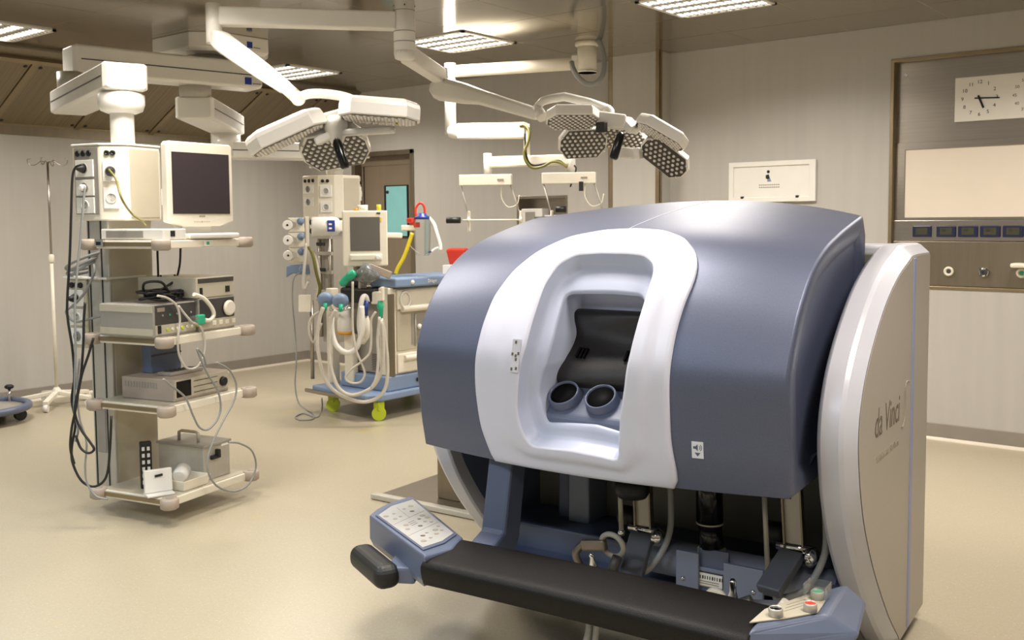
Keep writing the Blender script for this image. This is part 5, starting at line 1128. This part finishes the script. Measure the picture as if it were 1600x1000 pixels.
for k, (px, py, dep) in enumerate(((509, 468, 7.62), (532, 470, 7.56))):
    c = at(px, py, dep) - o_; ax = cv(.25 if k else .1, -.55, .8)
    f = MB().lathe(c, [(.02, -.04), (.05, -.032), (.062, -.012), (.062, .012), (.048, .03), (.02, .038)], 26, ax=ax).build('breathing_filter', BLUE, an)
    MB().lathe(c + ax.normalized() * .034 + UP * -.01, [(.018, 0), (.016, .03), (.014, .055)], 14, ax=cv(0, -.9, .3)).build('green_connector', GREEN, f)
MB().cable([p - o_ for p in (at(568, 535, 7.6), at(562, 515, 7.58), at(562, 490, 7.58), at(566, 467, 7.58), at(571, 463, 7.6), at(574, 472, 7.62))], .02, 12).build('white_elbow_pipe', WHITE, an)
MB().cyl(at(573, 470, 7.6) - o_, at(571, 493, 7.6) - o_, .018, n=16).build('blue_connector', BLUED, an)
MB().tubes([p - o_ for p in (at(571, 490, 7.62), at(570, 497, 7.62), at(569, 512, 7.62), at(568, 527, 7.62), at(567, 538, 7.62))], [.012, .035, .052, .045, .012], 18).build('breathing_bag', CREAM, an)
gf = MB().tubes([p - o_ for p in (at(594, 470, 7.5), at(594, 475, 7.5), at(594, 478, 7.5), at(595, 483, 7.5), at(595, 497, 7.5))], [.018, .022, .03, .02, .016], 14).build('green_fitting', GREEN, an)
MB().box(A(2.94, 0, 0).x, A(3.02, 0, 0).x, A(0, -1.80, 0).y, A(0, -1.74, 0).y, .90, 1.0).build('fitting_bracket', CREAM, an, .01)
MB().bar(at(598, 448, 7.5) - o_, at(598, 470, 7.5) - o_, .02, .05).build('bracket_tab', CREAM, an, .006)
# hoses of the machine
def hose(name, label, L, dep, r, m): return tag(MB().cable([at(x, y, dep + dd) for x, y, dd in [(q + (0,))[:3] for q in L]], r, 9).build(name, m), label, 'hose')
hose('breathing_hose', 'pale hose from the left blue filter sweeping across the blue base', [(505, 480), (499, 500), (496, 530), (499, 560), (507, 590), (522, 610), (545, 623), (570, 628), (592, 620), (604, 600), (605, 560), (600, 520), (596, 498)], 7.47, .0145, TUBEM)
hose('breathing_hose', 'pale hose from the right blue filter down to the base edge', [(525, 484), (517, 500), (514, 530), (515, 560), (520, 585), (530, 607), (548, 617), (570, 612), (586, 600), (597, 575), (599, 540), (595, 500)], 7.43, .0145, TUBEM)
hose('white_bag_hose', 'thick cream hose hanging in a U in front of the grey panel', [(518, 495), (519, 520), (526, 540), (541, 551), (556, 545), (564, 525), (566, 500), (565, 478)], 7.50, .021, WHITE)
hose('sample_line', 'thin clear line looping twice before the machine front', [(551, 440), (551, 470), (551, 510), (556, 545), (566, 570), (570, 585), (563, 597), (548, 598), (540, 590), (548, 578), (565, 565), (578, 550), (580, 520), (580, 500), (587, 487)], 7.44, .009, TUBEM)
hose('sample_line', 'thin pale line hanging beside the machine side post', [(500, 487), (488, 495), (483, 508), (484, 522), (490, 535), (496, 520), (503, 505)], 7.62, .010, TUBEM)
hose('sample_line', 'clear line bundle falling from the green fitting', [(593, 495), (590, 530), (591, 560), (588, 590), (580, 606)], 7.36, .011, TUBEM)
tag(MB().tubes(catmull([at(470, 425, 8.1), at(459, 436, 8.1), at(457, 470, 8.1), at(461, 520, 8.1), at(463, 560, 8.05), at(461, 600, 8.0), at(466, 628, 7.95), at(478, 640, 7.9)] + [onz(490, 648, .006), onz(488, 655, .006), onz(468, 656, .006), onz(462, 651, .006), onz(475, 646, .006), onz(495, 652, .006), onz(503, 640, .006), onz(503, 622, .15)], 6), .006, 6).build('floor_lead', CABLEG), 'thin grey lead dropping to a loop on the floor', 'cable')
# patient monitor on its bracket
FMn = at(570, 372, 7.75); mdeg = math.degrees(math.atan2((CAM - FMn).y, (CAM - FMn).x)) + 90 + 4
pm_ = thing('patient_monitor', 'cream square monitor with grey screen above the anaesthesia machine', 'monitor', (FMn.x, FMn.y, FMn.z), mdeg)
MB().box(-.16, .16, -.03, .06, -.215, .21).build('monitor_housing', CREAM, pm_, .016, 3)
MB().box(-.175, .175, -.045, -.025, -.22, .215).build('front_bezel', CREAM, pm_, .012, 3)
MB().box(-.115, .115, -.048, -.044, -.10, .165).build('monitor_screen', SCREENG, pm_, .002)
MB().box(-.12, .13, -.06, -.04, -.175, -.125).build('lower_ledge', CREAM, pm_, .012)
MB().lathe((.095, -.06, -.15), [(.022, 0), (.02, .02), (.012, .024)], 18, ax=(0, -1, 0)).build('rotary_knob', WHITEG, pm_)
MB().cyl((.115, .01, .21), (.115, .01, .262), .018, n=14).build('alarm_lamp', YELLOW, pm_)
MB().cyl((-.01, .03, .21), (-.01, .03, .26), .04, n=18).build('top_puck', CREAM, pm_); MB().cyl((-.06, .03, .21), (-.06, .03, .235), .02, n=12).build('amber_knob', ORANGE, pm_)
MB().box(.115, .128, -.049, -.045, .13, .16).build('warning_label', YELLOW, pm_); MB().box(.09, .12, -.049, -.045, .19, .2).build('maker_mark', INKB, pm_)
MB().bar((0, .05, -.15), (-.02, .12, -.42), .06, .05).build('support_bracket', GREYP, pm_, .01)
MB().bar((.15, .03, .02), (.30, .05, .015), .03, .045).build('side_arm', CREAM, pm_, .01)
# clear mask bag and green bag
tag(MB().tubes(catmull([at(533, 446, 7.6), at(541, 436, 7.58), at(550, 429, 7.56), at(556, 427, 7.56)], 5), [.012] + [.03] * 7 + [.034] * 6 + [.02] * 2, 12).build('green_breathing_mask', GREEN), 'green breathing mask lying on the black breathing block', 'mask')
cb = MB(); random.seed(8)
cR = []
for i in range(9):
    u = i / 8; c = at(553 + 40 * u, 432 - 4 * math.sin(3.1 * u), 7.62); rr = .012 + .075 * math.sin(3.14 * min(max(u, .04), .96))
    cR.append([c + (UP * math.cos(a) + FW * math.sin(a)) * rr * random.uniform(.75, 1.15) for a in [6.2832 * k / 12 for k in range(12)]])
tag(cb.rings(cR).build('clear_plastic_bag', mat('smoky_film', (120, 122, 122), .2, var=.35, scale=(30, 30, 30), alpha=.8)), 'crumpled smoky plastic bag under the cream monitor', 'bag')
tag(MB().box(-.09, .09, -.03, .03, -.02, .02, plane_matrix(at(594, 424, 7.7), RT * .9 - UP * .35, UP)).build('grey_sensor_block', BUMPER, None, .006), 'taupe sensor block beside the plastic bag under the monitor', 'device')
# syringe-pump style valve stack
vs_ = thing('valve_manifold', 'stack of three cream valve modules with blue knobs on the rail', 'valve manifold', tuple(at(460, 380, 8.15)), mdeg - 6)
for k in range(3):
    z = .15 - k * .125
    b = MB().prism([(-.055, 0, z + .06), (.075, 0, z + .06), (.085, 0, z - .06), (-.05, 0, z - .06), (-.03, 0, z - .035), (.02, 0, z - .01), (.02, 0, z + .012), (-.02, 0, z + .03)], (0, .08, 0)).build('valve_module', CREAM, vs_, .006)
    w_ = MB().lathe((-.05, -.004, z), [(.042, 0), (.042, .02), (.036, .026)], 24, ax=(0, -1, 0)).build('white_dial', WHITEG, b)
    MB().lathe((-.05, -.03, z), [(.009, 0), (.008, .004)], 12, ax=(0, -1, 0)).build('dial_centre', BLACK, w_)
    MB().lathe((.055, -.004, z + .03), [(.03, 0), (.03, .018), (.012, .022), (.010, .034)], 12, ax=(0, -1, 0)).build('blue_knob', BLUE, b)
MB().prism([(-.07, 0, -.185), (.11, 0, -.175), (.12, 0, -.26), (.04, 0, -.262), (-.02, 0, -.25), (-.075, 0, -.285)], (0, .07, 0)).build('blue_end_block', BLUE, vs_, .01)
MB().lathe((.06, -.004, -.215), [(.03, 0), (.03, .018), (.012, .024)], 16, ax=(0, -1, 0)).build('blue_knob', BLUE, vs_)
MB().box(.09, .115, .03, .09, -.3, .22).build('mount_rail', CREAM, vs_, .004)
wdv = thing('white_pump_head', 'white cylindrical device with a blue label beside the cream monitor', 'device', tuple(at(507, 354, 8.0)), mdeg + 4)
MB().tubes([(-.11, 0, 0), (-.10, 0, 0), (.06, 0, 0), (.10, 0, 0), (.12, 0, 0)], [.06, .08, .08, .075, .06], 28).build('barrel', WHITEG, wdv)
MB().box(.015, .075, -.086, -.06, -.04, .05).build('blue_label', BLUED, wdv, .003)
for z in (.018, -.015): MB().box(.025, .05, -.088, -.085, z - .006, z + .008).build('label_line', PAPER, wdv)
for z in (.035, -.035): MB().sph((-.108, -.02, z), .024, 12, (.6, 1, 1)).build('black_port', BLACK, wdv)
MB().bar((.10, .02, .0), (.20, .06, .01), .05, .09).build('mount_arm', CREAM, wdv, .01)
for L, lab in (([(482, 385), (489, 400), (494, 425), (500, 450), (497, 465)], 'olive line bundle hanging below the white pump head'), ([(478, 380), (476, 410), (474, 440), (476, 452), (482, 440)], 'thin looped olive line beside the valve stack'), ([(487, 390), (495, 410), (499, 440), (494, 470)], 'second olive line hanging by the rail')):
    tag(MB().cable([at(x, y, 7.95 if 'bundle' in lab else 8.02 if 'second' in lab else 7.88) for x, y in L], .013, 7).build('infusion_line', CABLEY if 'bundle' in lab else TUBEM), lab, 'hose')
MB().cyl(at(487, 470, 8.1), at(488.5, 592, 8.1), .016, n=12).build('hanging_rail', STEEL, s2)
wp = tag(MB().box(-.05, .05, -.03, .03, -.07, .07, plane_matrix(at(477, 474, 8.05), RT, FW)).build('wall_socket_box', CREAM, None, .005), 'cream socket box on the rail below the valve stack', 'socket box')
wp.data.update()
# suction jar
sj = thing('suction_jar', 'clear suction jar with blue lid and red tube beside the monitor', 'suction jar', tuple(at(660, 366, 7.9)))
MB().rings([[Vector((r * math.cos(6.2832 * k / 28), r * math.sin(6.2832 * k / 28), z)) for k in range(28)] for r, z in ((.052, -.17), (.060, -.16), (.072, .10), (.074, .12))], True, False, True, True).build('jar', CLEAR, sj)
lid = MB().lathe((0, 0, .12), [(.06, 0), (.062, .02), (.035, .03), (.035, .045), (.02, .05)], 24).build('blue_lid', BLUED, sj)
MB().cable([RT * -.05 + UP * .13, RT * -.055 + UP * .20, RT * -.03 + UP * .245, RT * .0 + UP * .245, RT * .018 + UP * .21, RT * .02 + UP * .16], .010, 9).build('red_tube', RED, sj)
for p in (RT * -.09 + UP * .11, RT * -.055 + UP * .075): MB().box(-.03, .03, -.025, .025, -.02, .02, Matrix.Translation(p)).build('red_clip', RED, sj, .006)
MB().tubes(catmull([RT * .05 + UP * .13, RT * .09 + UP * .08, RT * .115 + UP * .0, RT * .14 - UP * .08, RT * .145 - UP * .13], 5), .018, 8).build('white_strap', PAPER, sj)
MB().cable([RT * .075 - UP * .14, RT * .10 - UP * .12, RT * .135 - UP * .105], .010, 7).build('strap_tag', PAPER, sj); MB().bar(RT * .045 - UP * .145, RT * .07 - UP * .14, .014, .014).build('blue_tip', BLUED, sj)
MB().cable([RT * -.09 + UP * .03, RT * -.10 - UP * .08, RT * -.06 - UP * .13, RT * -.02 - UP * .16], .004, 6).build('thin_line', TUBEM, sj)
MB().bar(RT * -.17 + UP * .05, RT * -.05 + UP * .05, .04, .045).build('jar_bracket', CREAM, sj, .008)
hose('yellow_gas_hose', 'yellow gas hose curving from the jar bracket to the blue worktop', [(644, 364), (639, 380), (631, 402), (622, 418), (618, 428)], 7.85, .016, YELLOW)
cbx = thing('small_carton', 'small white carton standing on the blue worktop of the machine', 'carton', (3.10, -1.03, 1.107), 6)
MB().box(-.04, .04, -.06, .06, 0, .075).build('carton_box', PAPER, cbx, .002); MB().box(.040, .042, -.04, .0, .02, .03).build('printed_line', INKL, cbx)
hy = thing('red_container', 'bright red plastic container on the far end of the blue worktop', 'container', (3.02, -.85, 1.107), 20)
MB().rings([[Vector((x * k, y * k, z)) for x, y in ((-.08, -.055), (.08, -.055), (.08, .055), (-.08, .055))] for k, z in ((.6, 0), (1, .17), (1.05, .18), (1.05, .20), (.8, .21))], True, True, True, False).build('tub', RED, hy, .006)
# ------------------------------------------------------------------ infusion stand by the left wall
iv = thing('infusion_stand', 'white wheeled infusion stand with curled hooks by the left wall', 'infusion stand', (0.40, -3.07, 0))
MB().cyl((0, 0, .12), (0, 0, 1.25), .014, n=14).build('lower_pole', CREAM, iv); MB().cyl((0, 0, 1.25), (0, 0, 2.07), .009, n=12).build('upper_pole', STEEL, iv)
MB().lathe((0, 0, 1.22), [(.016, 0), (.024, .01), (.024, .06), (.014, .075)], 16).build('height_clamp', CREAM, iv)
for k in range(4):
    a = .8 + k * 1.5708; u = Vector((math.cos(a), math.sin(a), 0))
    MB().cable([Vector((0, 0, 2.06)), u * .05 + Vector((0, 0, 2.075)), u * .10 + Vector((0, 0, 2.045)), u * .15 + Vector((0, 0, 2.05)), u * .16 + Vector((0, 0, 2.09)), u * .13 + Vector((0, 0, 2.095))], .004, 6).build('hook', STEEL, iv)
MB().lathe((0, 0, .10), [(.045, 0), (.04, .03), (.02, .06)], 18).build('hub', CREAM, iv)
for k in range(5):
    a = -.75 + k * 1.2566; u = Vector((math.cos(a), math.sin(a), 0))
    l_ = MB().bar(u * .02 + Vector((0, 0, .115)), u * .31 + Vector((0, 0, .075)), .045, .035).build('foot_leg', CREAM, iv, .006)
    MB().cyl(u * .30 + Vector((-u.y * .018, u.x * .018, .032)), u * .30 + Vector((u.y * .018, -u.x * .018, .032)), .032, n=16).build('caster', WHITE, l_)
# dark blue round trolley base at the edge of the room
rb_c = Vector((.60, -3.80, 0))
rb_ = thing('round_trolley_base', 'dark blue round trolley base on small casters near the left wall', 'trolley base', (rb_c.x, rb_c.y, 0))
MB().tubes([(.36 * math.cos(a), .36 * math.sin(a), .115) for a in [6.2832 * i / 40 for i in range(40)]], .03, 10, closed=True).build('bumper_ring', POD, rb_)
MB().lathe((0, 0, .09), [(.34, 0), (.35, .02), (.18, .035), (.05, .06)], 36).build('base_disc', GREYP, rb_)
for k in range(5):
    a = -.3 + k * 1.2566; MB().cyl((.30 * math.cos(a) - .02, .30 * math.sin(a), .045), (.30 * math.cos(a) + .02, .30 * math.sin(a), .045), .045, n=18).build('caster', BLACK, rb_)
kp = onz(15, 620, .15) - Vector((rb_c.x, rb_c.y, 0))
MB().cyl((kp.x, kp.y, .10), (kp.x, kp.y, .22), .012, n=10).build('lock_stem', CHROME, rb_); MB().lathe((kp.x, kp.y, .215), [(.02, 0), (.035, .01), (.035, .025), (.02, .035)], 14).build('lock_knob', BLACK, rb_)
MB().cyl((0, 0, .14), (0, 0, .9), .03, n=18).build('trolley_post', STEEL, rb_)
